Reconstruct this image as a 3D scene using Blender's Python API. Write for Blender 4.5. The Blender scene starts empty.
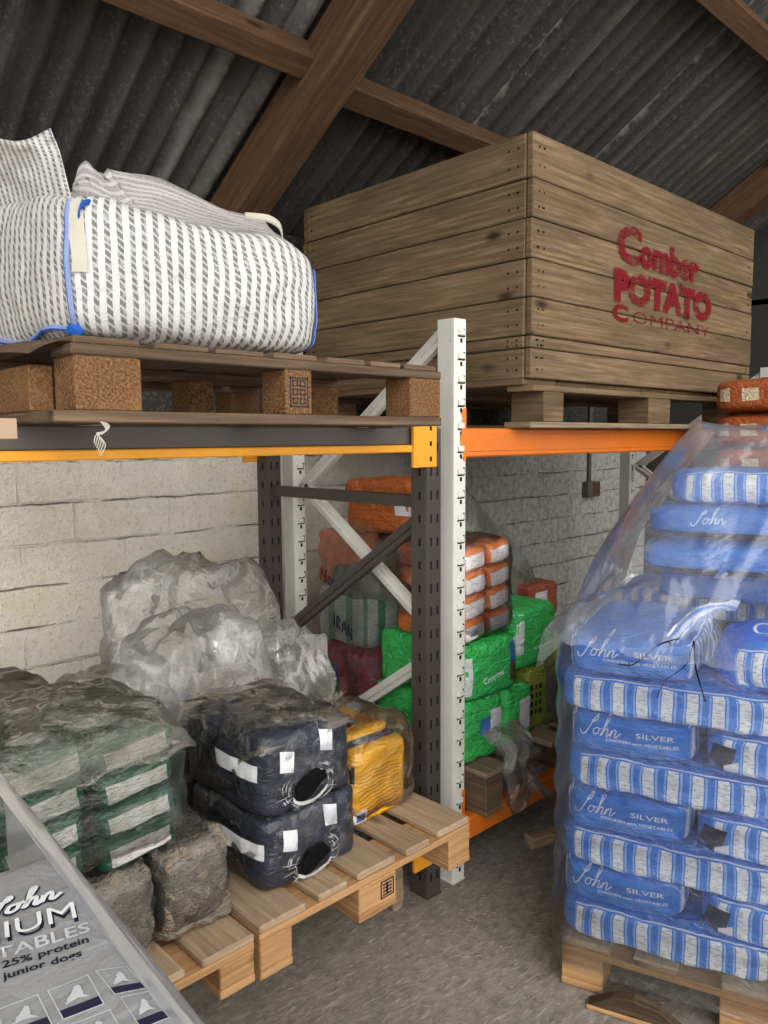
import bpy, bmesh, math, random
from mathutils import Vector, Matrix, noise
from mathutils.bvhtree import BVHTree
S = bpy.context.scene
COL = S.collection
R = math.radians

# ---------------------------------------------------------------- camera, sky, exposure
FPX, PITCH, ROLL, YAW, EYE = 781.28, R(5.417), R(-0.348), R(46.21), Vector((0, 0, 1.6))
_ca = bpy.data.cameras.new('camera')
cam = bpy.data.objects.new('camera', _ca)
COL.objects.link(cam)
_h = Vector((math.cos(YAW), math.sin(YAW), 0)); _r = Vector((math.sin(YAW), -math.cos(YAW), 0)); _d = Vector((0, 0, -1))
_fw = _h * math.cos(PITCH) + _d * math.sin(PITCH)
_dn = -_h * math.sin(PITCH) + _d * math.cos(PITCH)
_rx = _r * math.cos(ROLL) - _dn * math.sin(ROLL)
_ry = _r * math.sin(ROLL) + _dn * math.cos(ROLL)
cam.matrix_world = Matrix(((_rx.x, -_ry.x, -_fw.x, 0), (_rx.y, -_ry.y, -_fw.y, 0), (_rx.z, -_ry.z, -_fw.z, EYE.z), (0, 0, 0, 1)))
_ca.sensor_fit = 'VERTICAL'; _ca.sensor_height = 36; _ca.lens = FPX * 36 / 1024
_ca.clip_start = 0.02; _ca.clip_end = 200
S.camera = cam
W = bpy.data.worlds.new('overcast_sky'); S.world = W; W.use_nodes = True
_bg = W.node_tree.nodes['Background']
_bg.inputs[0].default_value = (1.0, 0.985, 0.955, 1); _bg.inputs[1].default_value = 2.0
S.view_settings.view_transform = 'Standard'; S.view_settings.look = 'None'
S.view_settings.gamma = 1; S.view_settings.use_curve_mapping = False
S.view_settings.exposure = 0.25
_su = bpy.data.lights.new('sun', 'SUN'); _su.energy = 1.6; _su.angle = R(60); _su.color = (1, .97, .92)
sun = bpy.data.objects.new('sun', _su); COL.objects.link(sun)
sun.rotation_euler = Vector((0.45, 0.75, -0.45)).to_track_quat('-Z', 'Y').to_euler()
S.cycles.transparent_max_bounces = 40
S.cycles.max_bounces = 10
S.cycles.diffuse_bounces = 5

# ---------------------------------------------------------------- materials
class NT:
    def __init__(s, name):
        s.m = bpy.data.materials.new(name); s.m.use_nodes = True
        s.t = s.m.node_tree; s.t.nodes.clear()
        s.out = s.t.nodes.new('ShaderNodeOutputMaterial')
    def n(s, typ, ins=None, **at):
        x = s.t.nodes.new('ShaderNode' + typ)
        for k, v in at.items(): setattr(x, k, v)
        for k, v in (ins or {}).items():
            i = x.inputs[k]
            if hasattr(v, 'bl_idname') and v.bl_idname.startswith('ShaderNode'): v = v.outputs[0]
            if isinstance(v, bpy.types.NodeSocket): s.t.links.new(v, i)
            elif isinstance(v, tuple) and len(v) == 3 and i.type == 'RGBA': i.default_value = (*v, 1)
            else: i.default_value = v
        return x
    def uv(s): return s.n('TexCoord').outputs['UV']
    def ob(s): return s.n('TexCoord').outputs['Object']
    def mapv(s, v, scale=(1, 1, 1), loc=(0, 0, 0), rot=(0, 0, 0)):
        return s.n('Mapping', {'Vector': v, 'Scale': scale, 'Location': loc, 'Rotation': rot}).outputs[0]
    def noise(s, v, scale=5., detail=4., rough=.55, dist=0.):
        return s.n('TexNoise', {'Vector': v, 'Scale': scale, 'Detail': detail, 'Roughness': rough, 'Distortion': dist}).outputs[0]
    def ramp(s, f, stops, interp='LINEAR'):
        x = s.n('ValToRGB', {0: f}); cr = x.color_ramp; cr.interpolation = interp
        while len(cr.elements) < len(stops): cr.elements.new(.5)
        for e, (p, c) in zip(cr.elements, stops):
            e.position = p; e.color = (c, c, c, 1) if not isinstance(c, tuple) else (*c, 1)
        return x.outputs[0]
    def mix(s, f, a, b, mode='MIX'):
        x = s.n('Mix', data_type='RGBA', blend_type=mode)
        for i, v in ((0, f), (6, a), (7, b)):
            if isinstance(v, bpy.types.NodeSocket): s.t.links.new(v, x.inputs[i])
            else: x.inputs[i].default_value = (*v, 1) if isinstance(v, tuple) else v
        return x.outputs[2]
    def ma(s, op, a, b=0., c=0., clamp=False):
        return s.n('Math', {0: a, 1: b, 2: c}, operation=op, use_clamp=clamp).outputs[0]
    def sep(s, v): return s.n('SeparateXYZ', {0: v}).outputs
    def comb(s, x, y, z=0.): return s.n('CombineXYZ', {0: x, 1: y, 2: z}).outputs[0]
    def bump(s, h, strength=.3, dist=.01): return s.n('Bump', {'Height': h, 'Strength': strength, 'Distance': dist}).outputs[0]
    def pbr(s, col, rough=.7, nrm=None, metal=0., spec=.4, coat=0.):
        b = s.n('BsdfPrincipled', {'Base Color': col, 'Roughness': rough, 'Metallic': metal, 'Specular IOR Level': spec, 'Coat Weight': coat})
        if nrm: s.t.links.new(nrm, b.inputs['Normal'])
        s.t.links.new(b.outputs[0], s.out.inputs[0]); return b

def m_wood(name, dark, mid, light, bump=.4, rough=.85, grime=.35):
    a = NT(name); u = a.uv()
    g = a.noise(a.mapv(u, (3.5, 60, 1)), 1.0, 7, .62, .25)
    c = a.ramp(g, [(.34, dark), (.5, mid), (.64, light)])
    wv = a.n('TexWave', {'Vector': a.mapv(u, (1.2, 14, 1)), 'Scale': 1.0, 'Distortion': 7.0, 'Detail': 3.0, 'Detail Scale': 1.3}, bands_direction='Y').outputs[1]
    c = a.mix(a.ma('MULTIPLY', wv, .35), c, dark)
    big = a.noise(a.mapv(u, (.9, 3, 1)), 1.4, 4, .6)
    c = a.mix(a.ramp(big, [(.4, 0.), (.72, grime)]), c, tuple(x * .45 for x in dark))
    c = a.mix(.35, c, a.ramp(a.noise(a.mapv(u, (.11, .11, 1)), 1., 1), [(.3, tuple(x * .7 for x in mid)), (.7, tuple(min(1, x * 1.3) for x in light))]))
    kn = a.n('TexVoronoi', {'Vector': a.mapv(u, (2.6, 5.5, 1)), 'Scale': 1.0}).outputs[0]
    c = a.mix(a.ramp(kn, [(.05, .85), (.14, 0.)]), c, tuple(x * .5 for x in dark))
    a.pbr(c, rough, a.bump(g, bump, .004), spec=.2); return a.m

def m_chip(name, base):
    a = NT(name); o = a.ob()
    n1 = a.noise(o, 170, 3, .7); n2 = a.noise(o, 9, 3)
    c = a.ramp(n1, [(.32, tuple(x * .35 for x in base)), (.5, base), (.66, tuple(min(1, x * 1.9) for x in base))])
    c = a.mix(a.ramp(n2, [(.5, 0.), (.75, .5)]), c, tuple(min(1, x * 1.6) for x in base))
    a.pbr(c, .9, a.bump(n1, .6, .004), spec=.15); return a.m

def m_paint(name, col, chip=(.12, .1, .08), amt=.62, rough=.5, dirt=.3, metal=0.):
    a = NT(name); o = a.ob()
    n1 = a.noise(o, 22, 8, .7); n2 = a.noise(o, 4, 4, .6); n3 = a.noise(o, 90, 3, .6)
    c = a.mix(a.ramp(n2, [(.35, 0.), (.75, dirt)]), col, tuple(x * .35 + .02 for x in col))
    c = a.mix(a.ramp(n3, [(.55, 0.), (.75, dirt * .6)]), c, tuple(x * .5 for x in col))
    c = a.mix(a.ramp(n1, [(amt, 0.), (amt + .03, .9)]), c, chip)
    a.pbr(c, rough, a.bump(n3, .12, .003), spec=.35, metal=metal); return a.m

def m_plain(name, col, rough=.6, spec=.4, var=.15, bump=.15, bscale=40., coat=0.):
    a = NT(name); o = a.ob()
    n = a.noise(o, bscale, 4, .6)
    c = a.mix(a.ramp(a.noise(o, 7, 4), [(.3, 0.), (.8, var)]), col, tuple(x * .45 for x in col))
    a.pbr(c, rough, a.bump(n, bump, .006), spec=spec, coat=coat); return a.m

def m_film(name, tint=(.96, .97, .98), haze=.12, hazecol=(.85, .86, .86), rough=.16, gl=1.0, bscale=9., bstr=.5, streak=(1, 1, 1), hz2=None, crease=0.):
    a = NT(name); o = a.ob()
    v = a.mapv(o, streak)
    n1 = a.noise(v, bscale, 5, .6, .8); n2 = a.noise(v, bscale * 3.1, 3, .6, .5)
    rid = a.ma('ABSOLUTE', a.ma('SUBTRACT', n1, .5)); rid = a.ma('SUBTRACT', .5, rid)
    h = a.ma('ADD', rid, a.ma('MULTIPLY', n2, .4))
    nr = a.bump(h, bstr, .03)
    tr = a.n('BsdfTransparent', {'Color': tint})
    df = a.n('BsdfDiffuse', {'Color': hazecol, 'Normal': nr}); tl = a.n('BsdfTranslucent', {'Color': hazecol, 'Normal': nr})
    dd = a.n('MixShader', {0: .4, 1: df.outputs[0], 2: tl.outputs[0]})
    hzf = a.ramp(n1, [(.35, haze * .55), (.65, haze * 1.4 if hz2 is None else hz2)])
    if crease:
        hzf = a.ma('ADD', hzf, a.ramp(rid, [(.475, 0.), (.5, crease)]), clamp=True)
    m1 = a.n('MixShader', {0: hzf, 1: tr.outputs[0], 2: dd.outputs[0]})
    gs = a.n('BsdfGlossy', {'Color': (1, 1, 1), 'Roughness': rough, 'Normal': nr})
    fr = a.n('Fresnel', {'IOR': 1.5, 'Normal': nr})
    m2 = a.n('MixShader', {0: a.ma('MULTIPLY', fr.outputs[0], gl, clamp=True), 1: m1.outputs[0], 2: gs.outputs[0]})
    a.t.links.new(m2.outputs[0], a.out.inputs[0]); return a.m

def wrinkle(a, o, scale):
    n0 = a.noise(a.mapv(o, (1, 1, 1.8)), scale, 5, .6, .8)
    n1 = a.noise(a.mapv(o, (1, 1.3, 2.6)), scale * .9, 3, .55, 1.2)
    n2 = a.noise(a.mapv(o, (1.4, 1, 1)), scale * 2.6, 3, .55, .8)
    r1 = a.ma('ABSOLUTE', a.ma('SUBTRACT', n1, .5)); r2 = a.ma('ABSOLUTE', a.ma('SUBTRACT', n2, .5))
    return a.ma('SUBTRACT', a.ma('MULTIPLY', n0, .7), a.ma('ADD', a.ma('MULTIPLY', r1, 1.1), a.ma('MULTIPLY', r2, .45)))
def m_pack(name, col, rough=.35, spec=.5, wr=.35, scale=14., var=.25, coat=0.):
    """printed plastic bag skin"""
    a = NT(name); o = a.ob()
    n = wrinkle(a, o, scale)
    c = a.mix(a.ramp(a.noise(o, 5, 3), [(.3, 0.), (.8, var)]), col, tuple(x * .5 for x in col))
    c = a.mix(a.ramp(a.noise(o, 70, 4, .7), [(.56, 0.), (.7, .16)]), c, tuple(min(1, x * 1.6 + .05) for x in col))
    a.pbr(c, rough, a.bump(n, min(1, wr * 1.7), .03), spec=spec, coat=coat); return a.m

def m_stripes(name, base, white, period, frac, v0, v1, thin=None, wr=.3, textdark=(.25, .27, .3), lines=120., rough=.35, var=.2):
    """bag skin with white text panels repeating along u between heights v0 and v1 (metres)"""
    a = NT(name); u = a.uv(); s = a.sep(u); o = a.ob()
    wob = a.ma('MULTIPLY', a.ma('SUBTRACT', a.noise(u, 14, 2), .5), .008)
    uu = a.ma('ADD', s[0], wob); vv = a.ma('ADD', s[1], wob)
    ph = a.ma('FRACT', a.ma('DIVIDE', a.ma('ADD', uu, (10 + frac / 2) * period), period))
    inw = a.ma('LESS_THAN', ph, frac)
    inv = a.ma('MULTIPLY', a.ma('GREATER_THAN', vv, v0), a.ma('LESS_THAN', vv, v1))
    tx = a.noise(a.mapv(u, (lines * .35, lines * 1.6, 1)), 1.0, 2, .6)
    panel = a.mix(a.ramp(tx, [(.53, 0.), (.60, .62)]), white, textdark)
    c = a.mix(a.ramp(a.noise(o, 6, 3), [(.3, 0.), (.8, var)]), base, tuple(x * .5 for x in base))
    if thin:
        t1 = a.ma('MULTIPLY', a.ma('GREATER_THAN', ph, frac + .06), a.ma('LESS_THAN', ph, frac + .15))
        t2 = a.ma('MULTIPLY', a.ma('GREATER_THAN', ph, .88), a.ma('LESS_THAN', ph, .95))
        c = a.mix(a.ma('MULTIPLY', a.ma('ADD', t1, t2), inv), c, thin)
    c = a.mix(a.ma('MULTIPLY', inw, inv), c, panel)
    if thin:
        ln = a.ma('MULTIPLY', a.ma('GREATER_THAN', vv, v1 + .004), a.ma('LESS_THAN', vv, v1 + .0075))
        c = a.mix(a.ma('MULTIPLY', ln, .8), c, white)
    a.pbr(c, rough, a.bump(wrinkle(a, o, 15), min(1, wr * 1.5), .025), spec=.5); return a.m

M = {}
M['floor'] = None
def _floor():
    a = NT('dirty_concrete'); o = a.ob()
    n1 = a.noise(o, 1.1, 6, .65); n2 = a.noise(o, 26, 8, .7); n3 = a.noise(a.mapv(o, (1, 3.5, 1), rot=(0, 0, .5)), 16, 6, .75, .5)
    c = a.ramp(n1, [(.3, (.20, .18, .152)), (.55, (.31, .28, .24)), (.75, (.39, .355, .31))])
    c = a.mix(a.ramp(n2, [(.42, 0.), (.7, .7)]), c, (.11, .098, .085))
    c = a.mix(a.ramp(n3, [(.53, 0.), (.64, .75)]), c, (.46, .42, .36))
    a.pbr(c, .88, a.bump(a.ma('ADD', n2, n3), .55, .012), spec=.25); return a.m
M['floor'] = _floor()
def _wall():
    a = NT('painted_rough_blockwork'); o = a.ob(); s = a.sep(o)
    wob = a.ma('MULTIPLY', a.ma('SUBTRACT', a.noise(o, 6, 4), .5), .03)
    v = a.comb(a.ma('ADD', s[0], wob), a.ma('ADD', s[2], wob), 0.)
    br = a.n('TexBrick', {'Vector': v, 'Scale': 1.0, 'Mortar Size': .007, 'Mortar Smooth': .35, 'Bias': 0., 'Brick Width': .44, 'Row Height': .168})
    mort = br.outputs[1]
    zz = a.ma('FRACT', a.ma('DIVIDE', a.ma('ADD', a.ma('ADD', s[2], wob), .168 * 20 + .004), .168))
    row = a.ramp(a.ma('ABSOLUTE', a.ma('SUBTRACT', zz, .5)), [(.470, 0.), (.498, 1.)])
    row = a.ma('MULTIPLY', row, a.ramp(a.noise(a.mapv(o, (1.6, 1, 5)), 2.4, 5, .7), [(.44, .03), (.60, 1.)]))
    brk = a.ma('MAXIMUM', row, a.ma('MULTIPLY', mort, a.ramp(a.noise(o, 3.2, 4, .6), [(.46, .0), (.75, .4)])))
    n1 = a.noise(o, 95, 5, .7); n2 = a.noise(o, 2.3, 5, .6); n3 = a.noise(o, 24, 6, .7)
    cream = a.ramp(n2, [(.3, (.74, .68, .57)), (.5, (.90, .86, .76)), (.66, (.86, .80, .58))])
    cream = a.mix(a.ramp(n3, [(.58, 0.), (.72, .35)]), cream, (.45, .42, .36))
    cream = a.mix(a.ramp(n1, [(.58, 0.), (.7, .3)]), cream, (.38, .35, .3))
    grey = a.ramp(n3, [(.3, (.20, .20, .185)), (.5, (.42, .42, .39)), (.7, (.62, .61, .57))])
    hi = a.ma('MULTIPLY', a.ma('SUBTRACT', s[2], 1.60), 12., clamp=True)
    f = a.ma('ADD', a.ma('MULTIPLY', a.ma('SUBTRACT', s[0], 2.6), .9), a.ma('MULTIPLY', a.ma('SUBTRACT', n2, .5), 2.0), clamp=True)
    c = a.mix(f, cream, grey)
    c = a.mix(hi, c, (.05, .047, .043))  # shade behind the upper pallets, put into the wall colour above beam height
    c = a.mix(a.ramp(a.noise(o, 48, 5, .75), [(.53, 0.), (.66, .42)]), c, (.36, .33, .27))
    c = a.mix(a.ma('MULTIPLY', brk, .7), c, (.12, .10, .075))
    h = a.ma('SUBTRACT', a.ma('ADD', a.ma('MULTIPLY', n1, .35), a.ma('MULTIPLY', n3, .6)), a.ma('MULTIPLY', brk, 1.2))
    a.pbr(c, .95, a.bump(h, .9, .025), spec=.1); return a.m
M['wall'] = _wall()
def _tin():
    a = NT('weathered_corrugated_sheet'); o = a.ob(); s = a.sep(o)
    st = a.noise(a.mapv(o, (11, .6, 1)), 1.0, 6, .65)
    n2 = a.noise(o, 2.0, 5, .6); n3 = a.noise(o, 60, 5, .75)
    c = a.ramp(st, [(.3, (.036, .034, .032)), (.55, (.072, .069, .065)), (.75, (.145, .14, .132))])
    c = a.mix(a.ramp(n3, [(.5, 0.), (.7, .55)]), c, (.022, .021, .019))
    c = a.mix(a.ramp(n2, [(.5, 0.), (.75, .5)]), c, (.058, .044, .034))
    sp = a.ramp(a.noise(o, 42, 3, .8), [(.55, 0.), (.66, .6)])
    c = a.mix(a.ma('MULTIPLY', sp, a.ramp(n2, [(.3, 1.), (.6, .2)])), c, (.24, .225, .2))
    for x0, w, k in ((3.02, .036, 1.3), (3.98, .026, .9), (1.88, .05, .45), (1.70, .04, .35), (4.9, .04, .5)):
        d = a.ma('ABSOLUTE', a.ma('SUBTRACT', a.ma('ADD', s[0], a.ma('MULTIPLY', a.ma('SUBTRACT', a.noise(a.mapv(o, (1, 1.5, 1)), 5, 4, .7), .5), .09)), x0))
        c = a.mix(a.ma('MULTIPLY', a.ma('SUBTRACT', 1., a.ma('DIVIDE', d, w), clamp=True), k, clamp=True), c, (.42, .40, .36))
    a.pbr(c, .75, a.bump(n3, .25, .004), spec=.25); return a.m
M['tin'] = _tin()
M['dark_wall'] = m_plain('dark_sheeting', (.05, .048, .045), .9, .2)
M['beam_wood'] = m_wood('old_roof_timber', (.030, .015, .008), (.085, .043, .021), (.15, .085, .045))
M['crate'] = m_wood('weathered_crate_board', (.034, .021, .011), (.150, .098, .052), (.270, .188, .108), .9, grime=.85)
M['old_pallet'] = m_wood('old_pallet_board', (.042, .027, .018), (.12, .078, .048), (.22, .148, .095), .5, grime=.6)
M['grey_pallet'] = m_wood('dusty_pallet_board', (.10, .07, .045), (.24, .175, .115), (.37, .28, .19), .4)
M['new_pallet'] = m_wood('fresh_pallet_board', (.25, .125, .05), (.44, .245, .105), (.56, .34, .165), .3, grime=.2)
M['new_deck'] = m_wood('scuffed_pallet_board', (.18, .115, .065), (.355, .25, .158), (.49, .365, .24), .35, grime=.35)
M['chip'] = m_chip('pressed_chip_block', (.15, .078, .035))
M['bark'] = m_wood('bark', (.03, .02, .012), (.075, .05, .028), (.13, .09, .055), .9)
M['white_steel'] = m_paint('chipped_white_paint', (.70, .69, .64), (.2, .15, .1), .66, .5, .3)
M['dark_steel'] = m_paint('dark_bronze_paint', (.060, .050, .042), (.2, .17, .14), .68, .45, .35)
M['orange'] = m_paint('orange_beam_paint', (.72, .175, .016), (.16, .07, .03), .68, .45, .3)
M['yellow'] = m_paint('yellow_beam_paint', (.90, .37, .02), (.16, .09, .03), .70, .45, .3)
M['beam_dark'] = m_paint('grimy_beam_paint', (.10, .085, .075), (.28, .25, .22), .68, .6, .4)
M['slot'] = m_plain('slot_shadow_steel', (.012, .012, .012), .8, .1)
M['red_paint'] = None
def _red():
    a = NT('worn_red_stencil'); o = a.ob()
    n = a.noise(a.mapv(o, (18, 18, 70)), 1.0, 6, .7); n2 = a.noise(o, 9, 4, .6)
    p = a.n('BsdfPrincipled', {'Base Color': (.17, .004, .012, 1), 'Roughness': .8, 'Specular IOR Level': .15})
    t = a.n('BsdfTransparent', {})
    f = a.ramp(a.ma('ADD', a.ma('MULTIPLY', n, .6), a.ma('MULTIPLY', n2, .4)), [(.40, .2), (.52, .84)])
    mx = a.n('MixShader', {0: f, 1: t.outputs[0], 2: p.outputs[0]})
    a.t.links.new(mx.outputs[0], a.out.inputs[0]); return a.m
M['red_paint'] = _red()
BLUE = (.035, .225, .74)
M['blue'] = m_pack('blue_bag', BLUE, .36, .5, .45, 11, .3)
M['blue_bright'] = m_pack('bright_blue_bag', (.02, .15, .75), .3, .5, .35, 11, .2)
M['blue_stripe'] = m_stripes('blue_striped_bag', BLUE, (.90, .90, .87), .064, .45, -.050, .045, thin=(.32, .50, .84), wr=.35, textdark=(.30, .33, .38))
M['white_ink'] = m_plain('white_print', (.80, .82, .84), .5, .3, .05, .05)
M['pale_blue_ink'] = m_plain('pale_print', (.55, .66, .88), .5, .3, .05, .05)
M['dark_ink'] = m_plain('dark_print', (.012, .014, .03), .5, .3, .05, .05)
M['navy_ink'] = m_plain('navy_print', (.02, .02, .05), .5, .3, .05, .05)
M['black'] = m_plain('black_void', (.004, .004, .005), .8, .1)
M['silver_bag'] = m_pack('grey_bag', (.33, .335, .345), .34, .5, .14, 8, .25)
M['light_grey_ink'] = m_plain('light_grey_print', (.56, .58, .60), .5, .3, .05, .05)
M['navy'] = m_pack('navy_bag', (.027, .031, .046), .36, .5, .22, 9, .2)
M['green_bag'] = m_pack('dark_green_bag', (.016, .095, .052), .38, .5, .45, 16, .35)
M['green_label'] = m_stripes('dark_green_labelled_bag', (.016, .095, .052), (.66, .62, .60), .4, .37, -.024, .018, lines=110., wr=.35, textdark=(.22, .16, .18))
M['brown_bag'] = m_pack('grey_brown_bag', (.27, .225, .17), .4, .5, 1.0, 17, .5)
M['yellow_bag'] = m_pack('yellow_bag', (.92, .47, .01), .4, .5, .45, 13, .15)
M['orange_bag'] = m_pack('orange_bag', (.62, .165, .035), .4, .5, .55, 16, .35)
M['orange_dark'] = m_pack('deep_orange_bag', (.40, .10, .028), .4, .5, .6, 12, .35)
M['orange_label'] = m_stripes('orange_labelled_bag', (.74, .20, .02), (.86, .84, .82), .4, .30, -.034, .022, lines=110., wr=.35, textdark=(.35, .3, .3))
M['lgreen'] = m_pack('bright_green_bag', (.045, .50, .105), .38, .5, .55, 15, .2)
M['lgreen_side'] = m_stripes('green_bag_white_side', (.03, .42, .08), (.60, .63, .62), .5, .98, -.2, .2, lines=90., wr=.5, textdark=(.28, .3, .33))
M['olive'] = m_pack('olive_bag', (.24, .28, .03), .4, .5, .6, 14, .3)
M['olive_side'] = m_stripes('olive_bag_dark_side', (.09, .10, .06), (.13, .13, .12), .5, .98, -.2, .2, lines=150., wr=.5, textdark=(.5, .5, .45))
M['pink'] = m_pack('crimson_bag', (.50, .03, .09), .38, .5, .4, 12, .2)
M['mint'] = m_stripes('pale_green_bag', (.16, .36, .22), (.62, .66, .62), .115, .62, -.3, .3, lines=90., wr=.5, textdark=(.3, .42, .36))
M['photo_blue'] = m_plain('photo_print_sky', (.06, .14, .42), .4, .4, .6, .1, 20)
M['photo_dark'] = m_plain('photo_print_animal', (.10, .06, .05), .4, .4, .6, .1, 20)
M['photo_green'] = m_plain('photo_print_field', (.05, .16, .10), .4, .4, .6, .1, 20)
M['tag'] = m_plain('white_paper_tag', (.72, .73, .75), .6, .3, .2, .2)
M['film'] = m_film('clear_film', haze=.03, rough=.16, gl=1.0, bscale=9, bstr=.6, crease=.16)
M['film_wrap'] = m_film('stretch_film', haze=.04, rough=.13, gl=1.2, bscale=10, bstr=.45, streak=(1, 1, 2.5))
M['film_hood'] = m_film('loose_hood_film', haze=.17, hazecol=(.80,.82,.86), rough=.13, gl=.9, bscale=3, bstr=.4, crease=.10)
M['film_crumple'] = m_film('crumpled_film', tint=(.99, .99, .99), haze=.17, hazecol=(.95, .94, .91), rough=.13, gl=.85, bscale=4, bstr=.3, hz2=.30, crease=.22)
M['film_brown'] = m_film('dusty_film', tint=(.86, .83, .76), haze=.20, hazecol=(.50, .46, .38), rough=.22, gl=1.0, bscale=6, bstr=.6, streak=(1, 1, 3), crease=.35)
M['film_green'] = m_film('greenish_film', tint=(.94, .96, .94), haze=.05, hazecol=(.34, .42, .35), rough=.2, gl=.9, bscale=8, bstr=.7, streak=(1, 1.3, 2.2), crease=.3)
M['film_tail'] = m_film('hanging_film', haze=.24, hazecol=(.75, .74, .72), rough=.2, gl=.7, bscale=6, bstr=.4, crease=.3)
M['film_dark'] = m_film('grey_film', tint=(.70, .74, .68), haze=.78, hazecol=(.24, .255, .21), rough=.25, gl=1.1, bscale=5, bstr=.6)
M['film_stretch'] = m_film('torn_film', haze=.8, hazecol=(.75,.77,.8), rough=.2, gl=1.5, bscale=30, bstr=.6)
M['stretched'] = m_plain('stretched_whitened_film', (.60, .61, .62), .3, .6, .3, .4, 60)
M['film_sleeve'] = m_film('thick_cover_film', tint=(.93, .95, .97), haze=.55, hazecol=(.36, .39, .45), rough=.35, gl=.55, bscale=3, bstr=.12, streak=(3, 1, 1))
def _bulk():
    a = NT('woven_striped_sack'); u = a.uv(); s = a.sep(u)
    wob = a.ma('MULTIPLY', a.ma('SUBTRACT', a.noise(u, 7, 3, .6), .5), .016)
    uu = a.ma('ADD', s[0], wob)
    P = .0275
    ph = a.ma('FRACT', a.ma('DIVIDE', a.ma('ADD', uu, 30 * P), P))
    ins = a.ma('LESS_THAN', ph, .46)
    dash = a.ma('FRACT', a.ma('ADD', a.ma('MULTIPLY', s[1], 62), a.ma('MULTIPLY', ph, 1.2)))
    dash = a.ma('MULTIPLY', a.ma('LESS_THAN', dash, .66), a.ramp(a.noise(u, 60, 2), [(.36, .35), (.5, 1.)]))
    c = a.mix(a.ma('MULTIPLY', ins, .45), (.60, .595, .58), (.31, .30, .29))
    c = a.mix(a.ma('MULTIPLY', a.ma('MULTIPLY', ins, dash), .9), c, (.13, .125, .12))
    n = a.noise(u, 10, 5, .6, .5)
    wv = a.noise(a.mapv(u, (250, 250, 1)), 1., 1)
    a.pbr(c, .6, a.bump(a.ma('ADD', n, a.ma('MULTIPLY', wv, .12)), .45, .03), spec=.3); return a.m
M['bulk'] = _bulk()
def _bulkback():
    a = NT('woven_sack_inside'); u = a.uv(); s = a.sep(u)
    ph = a.ma('FRACT', a.ma('DIVIDE', a.ma('ADD', s[1], 3.), .0275))
    tx = a.ramp(a.noise(a.mapv(u, (110, 500, 1)), 1., 3), [(.42, .2), (.55, 1.)])
    c = a.mix(a.ma('MULTIPLY', a.ma('LESS_THAN', ph, .6), a.ma('MULTIPLY', tx, .8)), (.50, .485, .47), (.20, .185, .18))
    a.pbr(c, .7, a.bump(a.noise(u, 12, 5), .4, .02), spec=.2); return a.m
M['bulk_in'] = _bulkback()
M['blue_edge'] = None
def _edge():
    a = NT('blue_overlock_stitch'); u = a.uv(); s = a.sep(u)
    ph = a.ma('FRACT', a.ma('MULTIPLY', a.ma('ADD', s[0], a.ma('MULTIPLY', s[1], .35)), 95.))
    c = a.mix(a.ma('MULTIPLY', a.ma('LESS_THAN', ph, .38), a.ma('GREATER_THAN', s[1], .25)), (.015, .09, .40), (.55, .60, .68))
    a.pbr(c, .7, spec=.2); return a.m
M['blue_edge'] = _edge()
M['strap'] = m_plain('cream_webbing', (.52, .49, .42), .8, .2, .2, .3, 90)
M['straw'] = m_plain('straw', (.36, .31, .24), .8, .2)
M['cardboard'] = m_plain('card_scrap', (.42, .30, .21), .8, .2)
M['box_grey'] = m_plain('electric_box_plastic', (.12, .10, .085), .6, .3)

# ---------------------------------------------------------------- mesh helpers
def link(o, parent=None):
    COL.objects.link(o)
    if parent: o.parent = parent
    return o
def tag(o, label, cat, group=None, kind=None):
    o['label'] = label; o['category'] = cat
    if group: o['group'] = group
    if kind: o['kind'] = kind
    return o
def thing(name, label, cat, loc=(0, 0, 0), rz=0., group=None):
    o = bpy.data.objects.new(name, None); o.empty_display_size = .05; link(o)
    o.location = loc; o.rotation_euler = (0, 0, rz)
    return tag(o, label, cat, group)
def obj(name, bm, mats, parent=None, smooth=False):
    me = bpy.data.meshes.new(name); bm.to_mesh(me); bm.free()
    for m in (mats if isinstance(mats, (list, tuple)) else [mats]): me.materials.append(m)
    if smooth:
        for p in me.polygons: p.use_smooth = True
    return link(bpy.data.objects.new(name, me), parent)
def dup(root, loc=None, rot=None, label=None):
    r = root.copy(); COL.objects.link(r)
    if loc is not None: r.location = loc
    if rot is not None: r.rotation_euler = rot
    if label: r['label'] = label
    for ch in list(root.children):
        c = ch.copy(); COL.objects.link(c); c.parent = r
        for g in ch.children:
            d = g.copy(); COL.objects.link(d); d.parent = c
    return r
RND = random.Random(7)
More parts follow.
